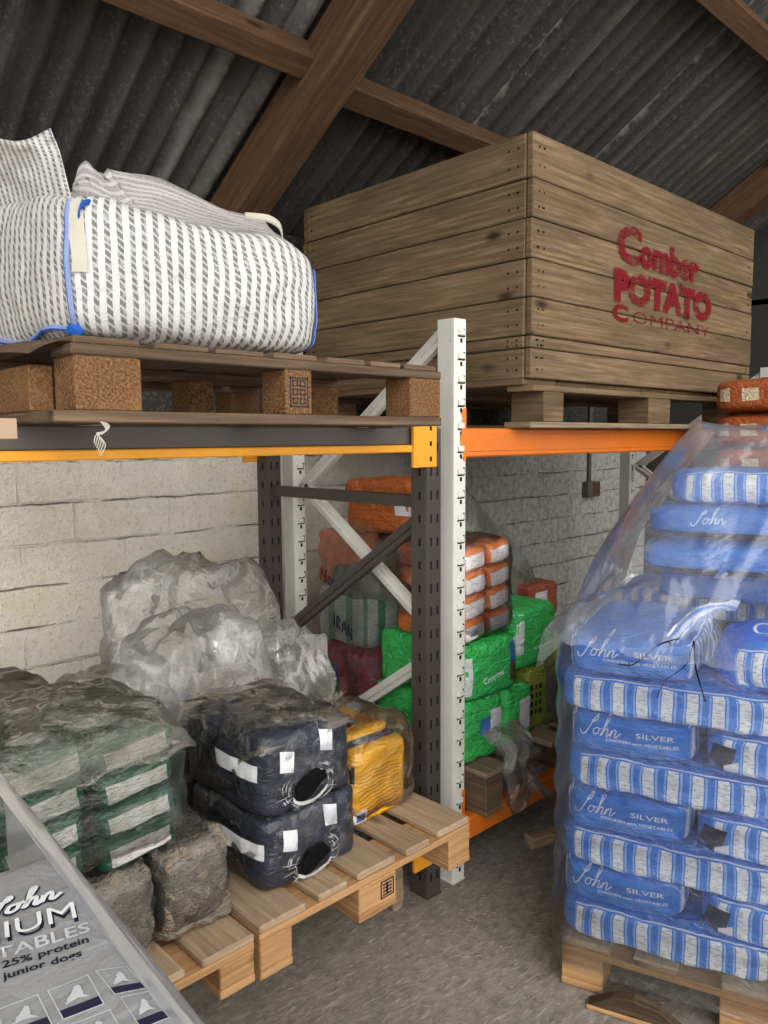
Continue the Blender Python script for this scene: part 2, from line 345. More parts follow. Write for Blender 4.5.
def bx(bm, x0, x1, y0, y1, z0, z1, grain=None, bev=.003, mi=0, M4=None, rnd=True):
    """box with board UVs (u along the grain) and a small bevel"""
    t = bmesh.new()
    bmesh.ops.create_cube(t, size=1.0, matrix=Matrix.Translation(((x0 + x1) / 2, (y0 + y1) / 2, (z0 + z1) / 2)) @ Matrix.Diagonal((x1 - x0, y1 - y0, z1 - z0, 1)))
    if bev: bmesh.ops.bevel(t, geom=t.edges[:], offset=min(bev, .3 * min(x1 - x0, y1 - y0, z1 - z0)), segments=1, affect='EDGES')
    d = (x1 - x0, y1 - y0, z1 - z0)
    g = 'xyz'.index(grain) if grain else d.index(max(d))
    uvl = t.loops.layers.uv.verify(); ou, ov = (RND.uniform(0, 50), RND.uniform(0, 50)) if rnd else (0, 0)
    for f in t.faces:
        n = f.normal; a = max(range(3), key=lambda i: abs(n[i]))
        if a == g: ax = [i for i in range(3) if i != g]; ua, va = ax
        else: ua = g; va = 3 - g - a
        for l in f.loops:
            c = l.vert.co; l[uvl].uv = (c[ua] + ou, c[va] + ov + (.37 * a))
        f.material_index = mi
    if M4 is not None: t.transform(M4)
    me = bpy.data.meshes.new('t'); t.to_mesh(me); t.free(); bm.from_mesh(me); bpy.data.meshes.remove(me)
def box(name, dims, mat, parent=None, grain=None, bev=.003, M4=None):
    bm = bmesh.new(); bx(bm, *dims, grain=grain, bev=bev, M4=M4); return obj(name, bm, mat, parent)
def bar(bm, a, b, w, t, mi=0, side=Vector((1, 0, 0))):
    """flat bar from a to b, w across (perpendicular to side), t thick along side"""
    a, b = Vector(a), Vector(b); L = (b - a).length; z = (b - a).normalized()
    x = (side - z * side.dot(z)).normalized(); y = z.cross(x)
    m = Matrix((( x.x, y.x, z.x, a.x), (x.y, y.y, z.y, a.y), (x.z, y.z, z.z, a.z), (0, 0, 0, 1)))
    bx(bm, -t / 2, t / 2, -w / 2, w / 2, 0, L, grain='z', bev=.002, mi=mi, M4=m)
def tube(bm, pts, r, seg=6):
    pts = [Vector(p) for p in pts]; rings = []
    for i, p in enumerate(pts):
        d = (pts[min(i + 1, len(pts) - 1)] - pts[max(i - 1, 0)]).normalized()
        x = d.orthogonal().normalized(); y = d.cross(x)
        rings.append([bm.verts.new(p + (x * math.cos(k * 2 * math.pi / seg) + y * math.sin(k * 2 * math.pi / seg)) * r) for k in range(seg)])
    for A, B in zip(rings, rings[1:]):
        for k in range(seg): bm.faces.new((A[k], A[(k + 1) % seg], B[(k + 1) % seg], B[k]))
    for ring in (rings[0][::-1], rings[-1]): bm.faces.new(ring)
def fbm(p, oct=4): return noise.fractal(p, 1.0, 2.0, oct)
def crease(p):
    d = noise.voronoi(p)[0]; return min(1., (d[1] - d[0]) * 2)

SIDES = {'front': 0, 'right': 1, 'back': 2, 'left': 3, 'top': 4, 'bottom': 5}
def bag_bm(w, d, h, seed=0, n=12, e=5., wr=.006, sag=0., fs=7., cr=0., flat=True, pinch=0., bulge=0.):
    """soft filled bag: rounded box, base at z=0, UVs in metres per side, side index kept as material index"""
    bm = bmesh.new(); bmesh.ops.create_cube(bm, size=2.0)
    bmesh.ops.subdivide_edges(bm, edges=bm.edges[:], cuts=n, use_grid_fill=True)
    uvl = bm.loops.layers.uv.verify(); off = Vector((seed * 3.7, seed * 1.3, seed * 7.1))
    for f in bm.faces:
        c = f.calc_center_median(); a = max(range(3), key=lambda i: abs(c[i]))
        sd = (('left', 'right'), ('front', 'back'), ('bottom', 'top'))[a][c[a] > 0]
        f.material_index = SIDES[sd]; f.smooth = True
        for l in f.loops:
            p = l.vert.co; X, Y, Z = p.x * w / 2, p.y * d / 2, p.z * h / 2
            l[uvl].uv = {'front': (X, Z), 'back': (-X, Z), 'right': (Y, Z), 'left': (-Y, Z), 'top': (X, Y), 'bottom': (X, -Y)}[sd]
    for v in bm.verts:
        p = v.co.copy(); s = (abs(p.x) ** e + abs(p.y) ** e + abs(p.z) ** e) ** (1 / e); q = p / s
        k = 1 - pinch * (abs(q.z) ** 3)
        c = Vector((q.x * w / 2 * k, q.y * d / 2 * k, q.z * h / 2))
        nn = Vector((q.x / w, q.y / d, q.z / h)).normalized()
        if wr:
            P = c * fs + off
            dd = wr * fbm(P) + wr * .5 * fbm(P * 3.1)
            if cr: dd += cr * (crease(P * 1.3) - .5)
            c += nn * dd
        if bulge:
            c += Vector((math.copysign(1, q.x) * bulge * max(0, abs(p.x) ** 8) * (1 - p.y ** 2) * (1 - p.z ** 2), math.copysign(1, q.y) * bulge * max(0, abs(p.y) ** 8) * (1 - p.x ** 2) * (1 - p.z ** 2), 0))
        if sag: c.z -= sag * (q.x ** 2) * (1 if q.z > 0 else .3)
        c.z += h / 2
        if flat: c.z = max(c.z, 0.0)
        v.co = c
    bm.normal_update(); return bm
def bag(name, w, d, h, mats, parent=None, **kw):
    """mats: one material or dict side -> material (key None = the rest)"""
    if not isinstance(mats, dict): mats = {None: mats}
    bm = bag_bm(w, d, h, **kw)
    bvh = BVHTree.FromBMesh(bm)
    o = obj(name, bm, [mats.get(s, mats[None]) for s in SIDES], parent)
    return o, bvh, (w, d, h)
def frame_of(side, dims):
    w, d, h = dims
    o = Vector((0, 0, h / 2)); X, Y, Z = Vector((1, 0, 0)), Vector((0, 1, 0)), Vector((0, 0, 1))
    return {'front': (o - Y * d, X, Z, Y), 'back': (o + Y * d, -X, Z, -Y), 'left': (o - X * w, -Y, Z, X),
            'right': (o + X * w, Y, Z, -X), 'top': (o + Z * h, X, Y, -Z)}[side]
def press(bm2, bvh, fr, off=.0015):
    """wrap a flat mesh (x,y) onto a surface along the frame's inward direction"""
    o, ex, ey, inn = fr
    for v in bm2.verts:
        p = o + ex * v.co.x + ey * v.co.y
        hit = bvh.ray_cast(p, inn)
        v.co = (hit[0] - inn * (off + v.co.z)) if hit[0] else p + inn * (o.length * .5)
def decal(name, bm2, B, side, mat, off=.0015):
    o, bvh, dims = B
    press(bm2, bvh, frame_of(side, dims), off)
    return obj(name, bm2, mat, o)
def split(bm, L):
    for _ in range(7):
        es = [e for e in bm.edges if e.calc_length() > L]
        if not es: break
        bmesh.ops.subdivide_edges(bm, edges=es, cuts=1)
        bmesh.ops.triangulate(bm, faces=[f for f in bm.faces if len(f.verts) > 3])
def text2d(s, w=None, h=None, cx=0., cy=0., rot=0., shear=0., bold=0., L=.03, left=None):
    cu = bpy.data.curves.new('t', 'FONT'); cu.body = s; cu.resolution_u = 3; cu.offset = bold; cu.shear = shear
    o = bpy.data.objects.new('t', cu); COL.objects.link(o)
    dg = bpy.context.evaluated_depsgraph_get(); me = o.evaluated_get(dg).to_mesh()
    bm = bmesh.new(); bm.from_mesh(me); o.evaluated_get(dg).to_mesh_clear()
    bpy.data.objects.remove(o); bpy.data.curves.remove(cu)
    bmesh.ops.triangulate(bm, faces=bm.faces[:])
    xs = [v.co.x for v in bm.verts]; ys = [v.co.y for v in bm.verts]
    x0, x1, y0, y1 = min(xs), max(xs), min(ys), max(ys)
    sx = (w / (x1 - x0)) if w else None; sy = (h / (y1 - y0)) if h else None
    sx = sx or sy; sy = sy or sx
    c, s_ = math.cos(rot), math.sin(rot)
    for v in bm.verts:
        X = (v.co.x - (x0 + x1) / 2) * sx; Y = (v.co.y - (y0 + y1) / 2) * sy
        if left is not None: X += (x1 - x0) / 2 * sx
        v.co = (cx + X * c - Y * s_, cy + X * s_ + Y * c, 0)
    split(bm, L); return bm
def spline(pts, k=8, closed=False):
    out = []; n = len(pts)
    for i in range(n - 1):
        p0 = pts[max(i - 1, 0)]; p1 = pts[i]; p2 = pts[i + 1]; p3 = pts[min(i + 2, n - 1)]
        for j in range(k):
            t = j / k
            out.append(tuple(.5 * (2 * b + (c - a) * t + (2 * a - 5 * b + 4 * c - d) * t * t + (3 * b - a - 3 * c + d) * t ** 3) for a, b, c, d in zip(p0, p1, p2, p3)))
    out.append(tuple(pts[-1])); return out
def ribbon(bm, pts, w, z=0., taper=False):
    P = [Vector((p[0], p[1])) for p in pts]; prev = None
    for i, p in enumerate(P):
        d = P[min(i + 1, len(P) - 1)] - P[max(i - 1, 0)]
        if d.length < 1e-9: d = Vector((1, 0))
        d.normalize(); q = Vector((-d.y, d.x)) * w / 2
        if taper: q *= .35 + .65 * math.sin(math.pi * min(1, max(0, i / (len(P) - 1))))
        a = bm.verts.new((p.x + q.x, p.y + q.y, z)); b = bm.verts.new((p.x - q.x, p.y - q.y, z))
        if prev: bm.faces.new((prev[0], prev[1], b, a))
        prev = (a, b)
def rect2d(bm, x0, x1, y0, y1, n=4, z=0., m=4):
    V = [[bm.verts.new((x0 + (x1 - x0) * i / n, y0 + (y1 - y0) * j / m, z)) for j in range(m + 1)] for i in range(n + 1)]
    for i in range(n):
        for j in range(m): bm.faces.new((V[i][j], V[i + 1][j], V[i + 1][j + 1], V[i][j + 1]))
def frame2d(bm, x0, x1, y0, y1, t, z=0.):
    for a in ((x0, x1, y0, y0 + t), (x0, x1, y1 - t, y1), (x0, x0 + t, y0, y1), (x1 - t, x1, y0, y1)): rect2d(bm, *a, n=6, z=z, m=6)
SCRIPT = [  # handwriting-style word as strokes, x to the right, unit height about 1
    [(.0, .12), (.12, -.12), (.32, -.1), (.5, .3), (.66, .85), (.78, 1.0), (.84, .88), (.7, .75), (.5, .8)],
    [(1.02, .42), (.86, .36), (.82, .14), (.94, .02), (1.1, .1), (1.14, .32), (1.02, .44), (1.15, .38), (1.3, .42)],
    [(1.3, .0), (1.42, .5), (1.56, 1.0), (1.52, 1.15), (1.42, 1.0), (1.4, .4), (1.36, .02), (1.46, .34), (1.6, .46), (1.66, .34), (1.64, .06), (1.74, .04), (1.86, .26)],
    [(1.86, .42), (1.86, .02), (1.92, .32), (2.06, .46), (2.14, .34), (2.12, .08), (2.22, .04), (2.42, .3)]]
def script2d(bm, x, y, s, w, z=0., shear=.25, only=None):
    for i, st in enumerate(SCRIPT):
        if only and i not in only: continue
        ribbon(bm, [(x + (p[0] + shear * p[1]) * s, y + p[1] * s) for p in spline(st, 6)], w, z)
def sheet(name, fn, nu, nv, mat, parent=None, smooth=True, us=1., vs=1.):
    bm = bmesh.new(); uvl = bm.loops.layers.uv.verify()
    V = [[bm.verts.new(fn(i / nu, j / nv)) for j in range(nv + 1)] for i in range(nu + 1)]
    for i in range(nu):
        for j in range(nv):
            f = bm.faces.new((V[i][j], V[i + 1][j], V[i + 1][j + 1], V[i][j + 1])); f.smooth = smooth
            for l, (a, b) in zip(f.loops, ((i, j), (i + 1, j), (i + 1, j + 1), (i, j + 1))): l[uvl].uv = (a / nu * us, b / nv * vs)
    return obj(name, bm, mat, parent)
def sst(a, b, x):
    t = min(1, max(0, (x - a) / (b - a))); return t * t * (3 - 2 * t)

# ---------------------------------------------------------------- the shed
SL, ZR, YW = .607, 2.75, 3.25                                        # roof slope, roof height at y=3, back wall
def roofz(y): return ZR + SL * (3 - y)
def struct(o):
    o['kind'] = 'structure'; return o
bm = bmesh.new(); bmesh.ops.create_grid(bm, x_segments=40, y_segments=40, size=9)
for v in bm.verts: v.co.z = .006 * min(0, fbm(v.co * .9))
struct(obj('floor', bm, M['floor'], smooth=True))
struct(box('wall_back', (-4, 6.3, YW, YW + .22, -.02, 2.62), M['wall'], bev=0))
bm = bmesh.new()
bx(bm, 6.2, 6.3, -1.2, YW, -.02, 2.62, bev=0)
vs = [bm.verts.new(p) for p in ((6.2, YW, 2.58), (6.2, -1.2, 2.58), (6.2, -1.2, roofz(-1.2)), (6.2, YW, roofz(YW)), (6.3, YW, 2.58), (6.3, -1.2, 2.58), (6.3, -1.2, roofz(-1.2)), (6.3, YW, roofz(YW)))]
for q in ((0, 1, 2, 3), (7, 6, 5, 4), (0, 4, 5, 1), (1, 5, 6, 2), (2, 6, 7, 3), (3, 7, 4, 0)): bm.faces.new([vs[i] for i in q])
struct(obj('wall_right', bm, M['dark_wall']))
# corrugated roof sheets
def roof():
    bm = bmesh.new(); P = .105; N = 9; x = -4.0; cols = []
    ys = [3.5, 2.2, .9, -.4, -1.3]
    n = int(10.4 / P * N)
    for i in range(n + 1):
        X = -4 + i * P / N; a = math.cos(2 * math.pi * i / N) * .026
        cols.append([(bm.verts.new((X, y, roofz(y) + .05 + a)), bm.verts.new((X, y, roofz(y) + .056 + a))) for y in ys])
    for A, B in zip(cols, cols[1:]):
        for k in range(len(ys) - 1):
            bm.faces.new((A[k][0], A[k + 1][0], B[k + 1][0], B[k][0])).smooth = True
            bm.faces.new((B[k][1], B[k + 1][1], A[k + 1][1], A[k][1])).smooth = True
    return obj('ceiling', bm, M['tin'])
struct(roof())
ROT = Matrix.Rotation(-math.atan(SL), 4, 'X')
for k, y in enumerate((2.535, 1.655, .83, 0.0)):
    bm = bmesh.new()
    for x0, x1 in ((-4, 1.99), (2.10, 5.38), (5.50, 6.2)):
        yy = y - (.04 if x1 < 2 else 0)
        bx(bm, x0, x1, -.05, .05, -.105, .0, grain='x', bev=.006, M4=Matrix.Translation((0, yy, roofz(yy) + .028)) @ ROT)
    struct(obj('purlin', bm, M['beam_wood']))
for x0, x1 in ((1.955, 2.125), (5.36, 5.52), (-1.35, -1.2)):
    bm = bmesh.new()
    bx(bm, x0, x1, -1.95, 4.6, -.19, -.0, grain='y', bev=.012, M4=Matrix.Translation((0, 1.8, roofz(1.8) + .025)) @ ROT)
    bmesh.ops.bisect_plane(bm, geom=bm.verts[:] + bm.edges[:] + bm.faces[:], plane_co=(0, YW - .002, 0), plane_no=(0, 1, 0), clear_outer=True)
    struct(obj('rafter', bm, M['beam_wood']))

# ---------------------------------------------------------------- pallet racking
YF, YB = 1.76, 2.66                                                   # front faces of front and rear posts
def post_bm(w, d, h, tabs, pitch=.0785, z0=.06):
    """perforated upright: folded channel, slots and punched tabs down the front"""
    bm = bmesh.new()
    bx(bm, 0, w, 0, .006, 0, h, bev=.001)
    bx(bm, 0, .006, .006, d, 0, h, bev=.001); bx(bm, w - .006, w, .006, d, 0, h, bev=.001)
    bx(bm, .006, .022, d - .006, d, 0, h, bev=.001); bx(bm, w - .022, w - .006, d - .006, d, 0, h, bev=.001)
    z = z0; k = 0
    while z < h - .04:
        if tabs:
            bx(bm, w * .34, w * .80, -.008, .001, z, z + .020, bev=.003)
            bx(bm, w * .78, w * .90, -.0015, .001, z - .004, z + .024, bev=0, mi=1)
            bx(bm, w * .32, w * .82, -.0015, .001, z - .005, z + .0002, bev=0, mi=1)
            bx(bm, w * .52, w * .68, -.0012, .001, z - .024, z - .009, bev=0, mi=1)
        else:
            for fx in (.22, .68):
                bx(bm, w * fx, w * (fx + .11), -.0012, .001, z, z + .03, bev=0, mi=1)
            bx(bm, -.0012, .001, d * .4, d * .52, z, z + .026, bev=0, mi=1)
        z += pitch
    return bm
def upright(label, X, w, h, mat, tabs, zig, bars):
    t = thing('rack_upright', label, 'pallet rack frame', (X, YF, 0))
    for y in (0, YB - YF):
        p = obj('post', post_bm(w, .075, h, tabs), [M[mat], M['slot']], t); p.location.y = y
        q = box('foot_plate', (-.003, w + .003, -.004, .079, 0, .006), M[mat], t); q.location.y = y
    for a, b in zip(zig, zig[1:]):
        bm = bmesh.new(); s = .05; bar(bm, (w / 2, a[0], a[1]), (w / 2, b[0], b[1]), s, .028)
        bar(bm, (w / 2 - .016, a[0], a[1]), (w / 2 - .016, b[0], b[1]), s * .2, .012)
        obj('brace', bm, M[mat], t)
    for z in bars:
        bm = bmesh.new(); bar(bm, (w / 2, .05, z), (w / 2, YB - YF + .02, z), .042, .03); obj('cross_bar', bm, M[mat], t)
    return t
ZW = [(.05, 1.97), (.86, 1.40), (.05, .86), (.86, .30), (.06, .12)]
upright('chipped white perforated rack upright beside the dark one, with orange paint smears', 2.018, .062, 2.0, 'white_steel', True, ZW, [.1])
ZD = [(.05, 1.33), (.86, .78), (.05, .28)]
dk = upright('dark brown perforated rack upright with yellow beam ends, left of the white one', 1.885, .068, 1.63, 'dark_steel', False, ZD, [1.385, .12])
dup(dk, (-.95, YF, 0), None, 'dark brown rack upright at the far end of the yellow beam')
upright('white rack upright at the far end of the orange beam', 4.85, .062, 2.0, 'white_steel', True, ZW, [.1])
wu = [o for o in bpy.data.objects if o.name == 'rack_upright'][0]
# orange smears on the white post
for zz, wv in ((1.61, .09), (.24, .10)):
    r = random.Random(int(zz * 100)); bm = bmesh.new(); n_ = 22; P = []
    for i in range(n_ + 1):
        f = i / n_; P.append((.0625 - (.010 + .016 * abs(fbm(Vector((f * 4, zz, 1)))) * 1.6 + .006 * (1 - abs(2 * f - 1))), -.0024, zz - wv + 2 * wv * f))
    L = [bm.verts.new(p) for p in P]; Rr = [bm.verts.new((.0625, -.0024, p[2])) for p in P]; R2 = [bm.verts.new((.0628, .03, p[2])) for p in P]
    for i in range(n_):
        bm.faces.new((L[i], Rr[i], Rr[i + 1], L[i + 1])); bm.faces.new((Rr[i], R2[i], R2[i + 1], Rr[i + 1]))
    obj('paint_smear', bm, M['orange'], wu)
def beam(label, x0, x1, y, z0, z1, mat, stepped, con):
    t = thing('rack_beam', label, 'pallet rack beam', ((x0 + x1) / 2, y, z0))
    c = -(x1 - x0) / 2; e = -c; h = z1 - z0
    if stepped:
        box('beam_lip', (c, e, -.012, .045, 0, h * .30), M[mat], t)
        box('beam_face', (c, e, .004, .04, h * .30 + .0005, h), M['beam_dark'], t)
    else:
        bm = bmesh.new(); bx(bm, c, e, -.01, .04, 0, h, bev=.006); bx(bm, c, e, -.013, -.009, h * .2, h * .8, bev=.0015); obj('beam_face', bm, M[mat], t)
    for s, k in ((c, -1), (e, 1)):
        if s == c and not con[0] or s == e and not con[1]: continue
        bm = bmesh.new()
        a, b = (s - .065, s + .03) if k < 0 else (s - .065, s + .045)
        ys = (-.020, -.013 if stepped else -.0135)
        if y > 2: ys = (.046, .052)
        bx(bm, a, b, ys[0], ys[1] + .007, -.05 if stepped else -.02, h + .01, bev=.002)
        if stepped:
            for q in range(3): bx(bm, b - .035, b - .026, ys[0] - .0012, ys[0] + .001, -.03 + q * .05, -.015 + q * .05, bev=0, mi=1)
        obj('end_plate', bm, [M[mat], M['slot']], t)
    return t
beam('upper front rack beam with grimy face and yellow lip under the striped sack pallet', -.85 , 1.883, 1.775, 1.553, 1.632, 'yellow', True, (1, 1))
beam('upper rear rack beam behind the yellow lipped one by the block wall', -.85, 1.883, 2.685, 1.553, 1.632, 'yellow', True, (1, 1))
beam('orange front rack beam under the wooden crate', 2.081, 4.849, 1.775, 1.53, 1.632, 'orange', False, (0, 0))
beam('orange rear rack beam behind the crate', 2.081, 4.849, 2.685, 1.53, 1.632, 'orange', False, (0, 0))
beam('low yellow rack beam under the fresh pallets', -.85 , 1.883, 1.775, .175, .262, 'yellow', True, (1, 1))
beam('low yellow rear rack beam under the back of the fresh pallets', -.85, 1.883, 2.685, .175, .262, 'yellow', True, (1, 1))
beam('low orange rack beam above the floor under the green bags', 2.081, 4.849, 1.745, .155, .238, 'orange', False, (0, 0))
beam('low orange rear rack beam against the back wall', 2.081, 4.849, 2.685, .155, .238, 'orange', False, (0, 0))

# ---------------------------------------------------------------- pallets
def pallet(label, loc, wx, wy, decks, hb=.078, rz=0., dm='new_deck', sm='new_pallet', blk=None, bw=.145, bd=.1, name='pallet', gap=.0, front_z=0):
    """block pallet; decks = [(x0,x1)] boards running along y"""
    t = thing(name, label, 'pallet', loc, rz); B = .022; z1 = B + hb; z2 = z1 + B; z3 = z2 + B
    xs = ((0, bd), (wx / 2 - bw / 2, wx / 2 + bw / 2), (wx - bd, wx)); ys = ((0, .145), (wy / 2 - .0725, wy / 2 + .0725), (wy - .145, wy))
    for x0, x1 in xs:
        box('base_board', (x0, x1, 0, wy, 0, B), M[sm], t, 'y')
        for y0, y1 in ys: box('block', (x0 + .001, x1 - .001, y0 + .001, y1 - .001, B, z1), blk or M[sm], t, 'y')
    for y0, y1 in ys: box('stringer_board', (0, wx, y0, y1, z1, z2), M[sm], t, 'x')
    for i, (x0, x1) in enumerate(decks):
        box('deck_board', (x0, x1, RND.uniform(-.004, .004), wy + RND.uniform(-.004, .004), z2, z3), M[dm], t, 'y', bev=.005)
    return t, z3
EUR = [(0, .145), (.1875, .2875), (.3275, .4725), (.5125, .6125), (.655, .8)]
pa, _ = pallet('fresh wooden pallet with navy and yellow packs on it, overhanging the rack front', (1.03, 1.524, .263), .8, 1.2, EUR)
ZA = .263 + .144
pb, _ = pallet('lower wooden pallet under the grey brown packs, left of the fresh one', (.222, 1.535, .263), .8, 1.2, EUR, hb=.06, blk=M['new_pallet'])
ZB = .263 + .126
# burnt stamp on the middle front block of the fresh pallet
bm = bmesh.new(); frame2d(bm, -.026, .026, -.026, .026, .004)
for k in range(4): rect2d(bm, -.018, .018, -.018 + k * .01, -.0135 + k * .01)
rect2d(bm, -.004, .003, -.018, .018)
for v in bm.verts: v.co = (.4 + .035 + v.co.x, -.0005, .062 + v.co.y)
st = obj('burnt_stamp', bm, M['dark_ink'], pa)
pr, ZP = pallet('dusty pallet on the low orange beam carrying green and orange bags', (2.12, 1.69, .239), 1.2, 1.2, [(0, .14), (.21, .34), (.41, .53), (.6, .74), (.82, .94), (1.06, 1.2)], hb=.095, dm='grey_pallet', sm='old_pallet')
ZP += .239
# ---- upper pallet under the sack
def sack_pallet():
    t = thing('pallet', 'weathered brown chipboard block pallet under the striped bulk sack', 'pallet', (.583, 1.52, 1.633)); wx, wy = 1.104, 1.0
    for x0, x1 in ((.0, .195), (.55, .64), (.975, wx)):
        box('base_board', (x0 + .003, x1 - .003, .101, wy, .001, .024), M['old_pallet'], t, 'y')
    box('base_board', (-.002, wx, -.004, .10, .0, .0245), M['old_pallet'], t, 'x')
    for x0, x1 in ((.045, .185), (.552, .632), (.977, wx - .002)):
        for y0, y1 in ((.0, .10), (.45, .55), (.9, 1.0)): box('block', (x0, x1, y0, y1, .0245, .132), M['chip'], t)
    box('block', (.0, .05, .115, .40, .0245, .118), M['chip'], t)
    for y0, y1 in ((-.002, .1), (.45, .55), (.9, 1.0)): box('stringer_board', (0.04, wx, y0, y1, .132, .154), M['old_pallet'], t, 'x')
    for x0, x1 in ((.05, .19), (.22, .35), (.37, .50), (.53, .66), (.69, .82), (.84, .95), (.97, 1.1)):
        box('deck_board', (x0, x1, RND.uniform(.0, .02), wy, .154, .168 + RND.uniform(0, .003)), M['old_pallet'], t, 'y', bev=.004)
    def bent(u, v):
        return Vector((-.03 + .08 * u, .02 + .95 * v, .160 - .03 * (1 - u) ** 2 + .02 * math.sin(v * 5)))
    sheet('bent_board', bent, 8, 10, M['old_pallet'], t)
    md = [c for c in t.children if c.name.startswith('block')][1 * 3]
    bm = bmesh.new()
    frame2d(bm, -.028, .028, -.036, .036, .004)
    for r in range(3):
        for c in range(2): frame2d(bm, -.02 + c * .022, -.003 + c * .022, -.028 + r * .021, -.013 + r * .021, .003)
    for v in bm.verts: v.co = (.592 + v.co.x, -.0008, .078 + v.co.y)
    obj('pressed_stamp', bm, M['dark_ink'], t)
    return t
sack_pallet()

# ---------------------------------------------------------------- wooden potato crate
def crate():
    x0, x1, y0, y1 = 2.34, 4.30, 1.68, 2.98; W_, D_ = x1 - x0, y1 - y0; zb, zt = 1.812, 2.665
    t = thing('potato_crate', 'large weathered wooden crate with red stencilled lettering on the orange racking', 'crate', (x0, y0, 1.633))
    b0 = zb - 1.633; H = zt - zb
    hs = [.105, .045, .135, .135, .14, .135]; hs.append(H - sum(hs)); T = .028
    r = random.Random(3)
    def wall(name, kind):
        bm = bmesh.new(); z = b0
        for i, hgt in enumerate(hs):
            g = .004 if i else 0
            j = r.uniform(-.002, .002); e0, e1 = r.uniform(0, .006), r.uniform(0, .006)
            if kind == 'front': bx(bm, e0, W_ - e1, 0 + j, T + j, z + g, z + hgt, 'x', .004)
            if kind == 'back': bx(bm, e0, W_ - e1, D_ - T + j, D_ + j, z + g, z + hgt, 'x', .004)
            if kind == 'left': bx(bm, 0 + j, T + j, T + .003, D_ - T - .003, z + g, z + hgt, 'y', .004)
            if kind == 'right': bx(bm, W_ - T + j, W_ + j, T + .003, D_ - T - .003, z + g, z + hgt, 'y', .004)
            z += hgt
        return obj(name, bm, M['crate'], t)
    f = wall('front_panel', 'front'); wall('back_panel', 'back'); l = wall('end_panel', 'left'); wall('end_panel', 'right')
    for cx in (T + .004, W_ - T - .084):
        for cy in (T + .004, D_ - T - .084): box('corner_post', (cx, cx + .08, cy, cy + .08, b0, b0 + H - .02), M['crate'], t, 'z')
    bm = bmesh.new()
    for i in range(9): bx(bm, .0 + i * W_ / 9 + .003, (i + 1) * W_ / 9 - .003, .035, D_ - .035, b0 - .0225, b0 - .0005, 'y')
    obj('floor_boards', bm, M['crate'], t)
    for cy in (.0, D_ / 2 - .06, D_ - .12): box('base_bearer', (.02, W_ - .02, cy, cy + .12, b0 - .045, b0 - .023), M['crate'], t, 'x')
    for cx in (.09, W_ / 2 - .1, W_ - .22):
        for cy in (.002, D_ / 2 - .06, D_ - .122): box('base_block', (cx, cx + (.13 if abs(cx - W_ / 2) > .2 else .2), cy, cy + .15 if cy < .01 else cy + .12, .0225, b0 - .0455), M['crate'], t, 'y')
    for cy in (-.004, D_ / 2 - .06, D_ - .12): box('skid_board', (0, W_, cy, cy + .12, 0, .022), M['grey_pallet'], t, 'x')
    # nail heads
    bm = bmesh.new(); z = b0
    for hgt in hs:
        for xx in (.04, .07, W_ - .06):
            for k in (.3, .7):
                bx(bm, xx + r.uniform(-.01, .01) - .003, xx + .003, -.0035, 0, z + hgt * k - .003, z + hgt * k + .003, bev=0)
        for yy in (.06, .1, D_ - .07):
            for k in (.3, .7): bx(bm, -.0035, 0, yy - .003, yy + .003, z + hgt * k - .003, z + hgt * k + .003, bev=0)
        z += hgt
    obj('nails', bm, M['slot'], t)
    # stencil
    X0, X1 = AT(614, 250, Y=y0)[0] - x0, AT(711, 300, Y=y0)[0] - x0
    def onface(bm, name, mat):
        for v in bm.verts: v.co = (v.co.x, -.0045 - v.co.z, v.co.y)
        return obj(name, bm, M[mat], f)
    zc = lambda px, py: AT(px, py, Y=y0)[2] - 1.633
    w = X1 - X0
    z1 = zc(619, 222); z2 = zc(619, 262); z3 = zc(617, 268); z4 = zc(617, 302); z5 = zc(615, 303); z6 = zc(614, 321)
    onface(text2d('C', w=w * .22, h=(z1 - z2), cx=X0 + w * .13, cy=(z1 + z2) / 2, bold=.05), 'stencil_lettering', 'red_paint')
    onface(text2d('omber', w=w * .62, h=(z1 - z2) * .82, cx=X0 + w * .53, cy=z2 + (z1 - z2) * .42, bold=.065), 'stencil_lettering', 'red_paint')
    onface(text2d('POTATO', w=w, h=(z3 - z4) * 1.04, cx=X0 + w / 2, cy=(z3 + z4) / 2, bold=.075), 'stencil_lettering', 'red_paint')
    onface(text2d('C', w=w * .14, h=(z5 - z6), cx=X0 + w * .06, cy=(z5 + z6) / 2, bold=.05), 'stencil_lettering', 'red_paint')
    onface(text2d('OMPANY', w=w * .82, h=(z5 - z6) * .68, cx=X0 + w * .58, cy=(z5 + z6) / 2 - .004, bold=-.004), 'stencil_lettering', 'red_paint')
# pixel -> world point on an axis plane (used only to place measured features)
def AT(px, py, **k):
    d = _rx * ((px - 384) / FPX) + _ry * ((py - 512) / FPX) + _fw
    (ax, v), = k.items(); i = 'XYZ'.index(ax)
    return EYE + d * ((v - EYE[i]) / d[i])
crate()

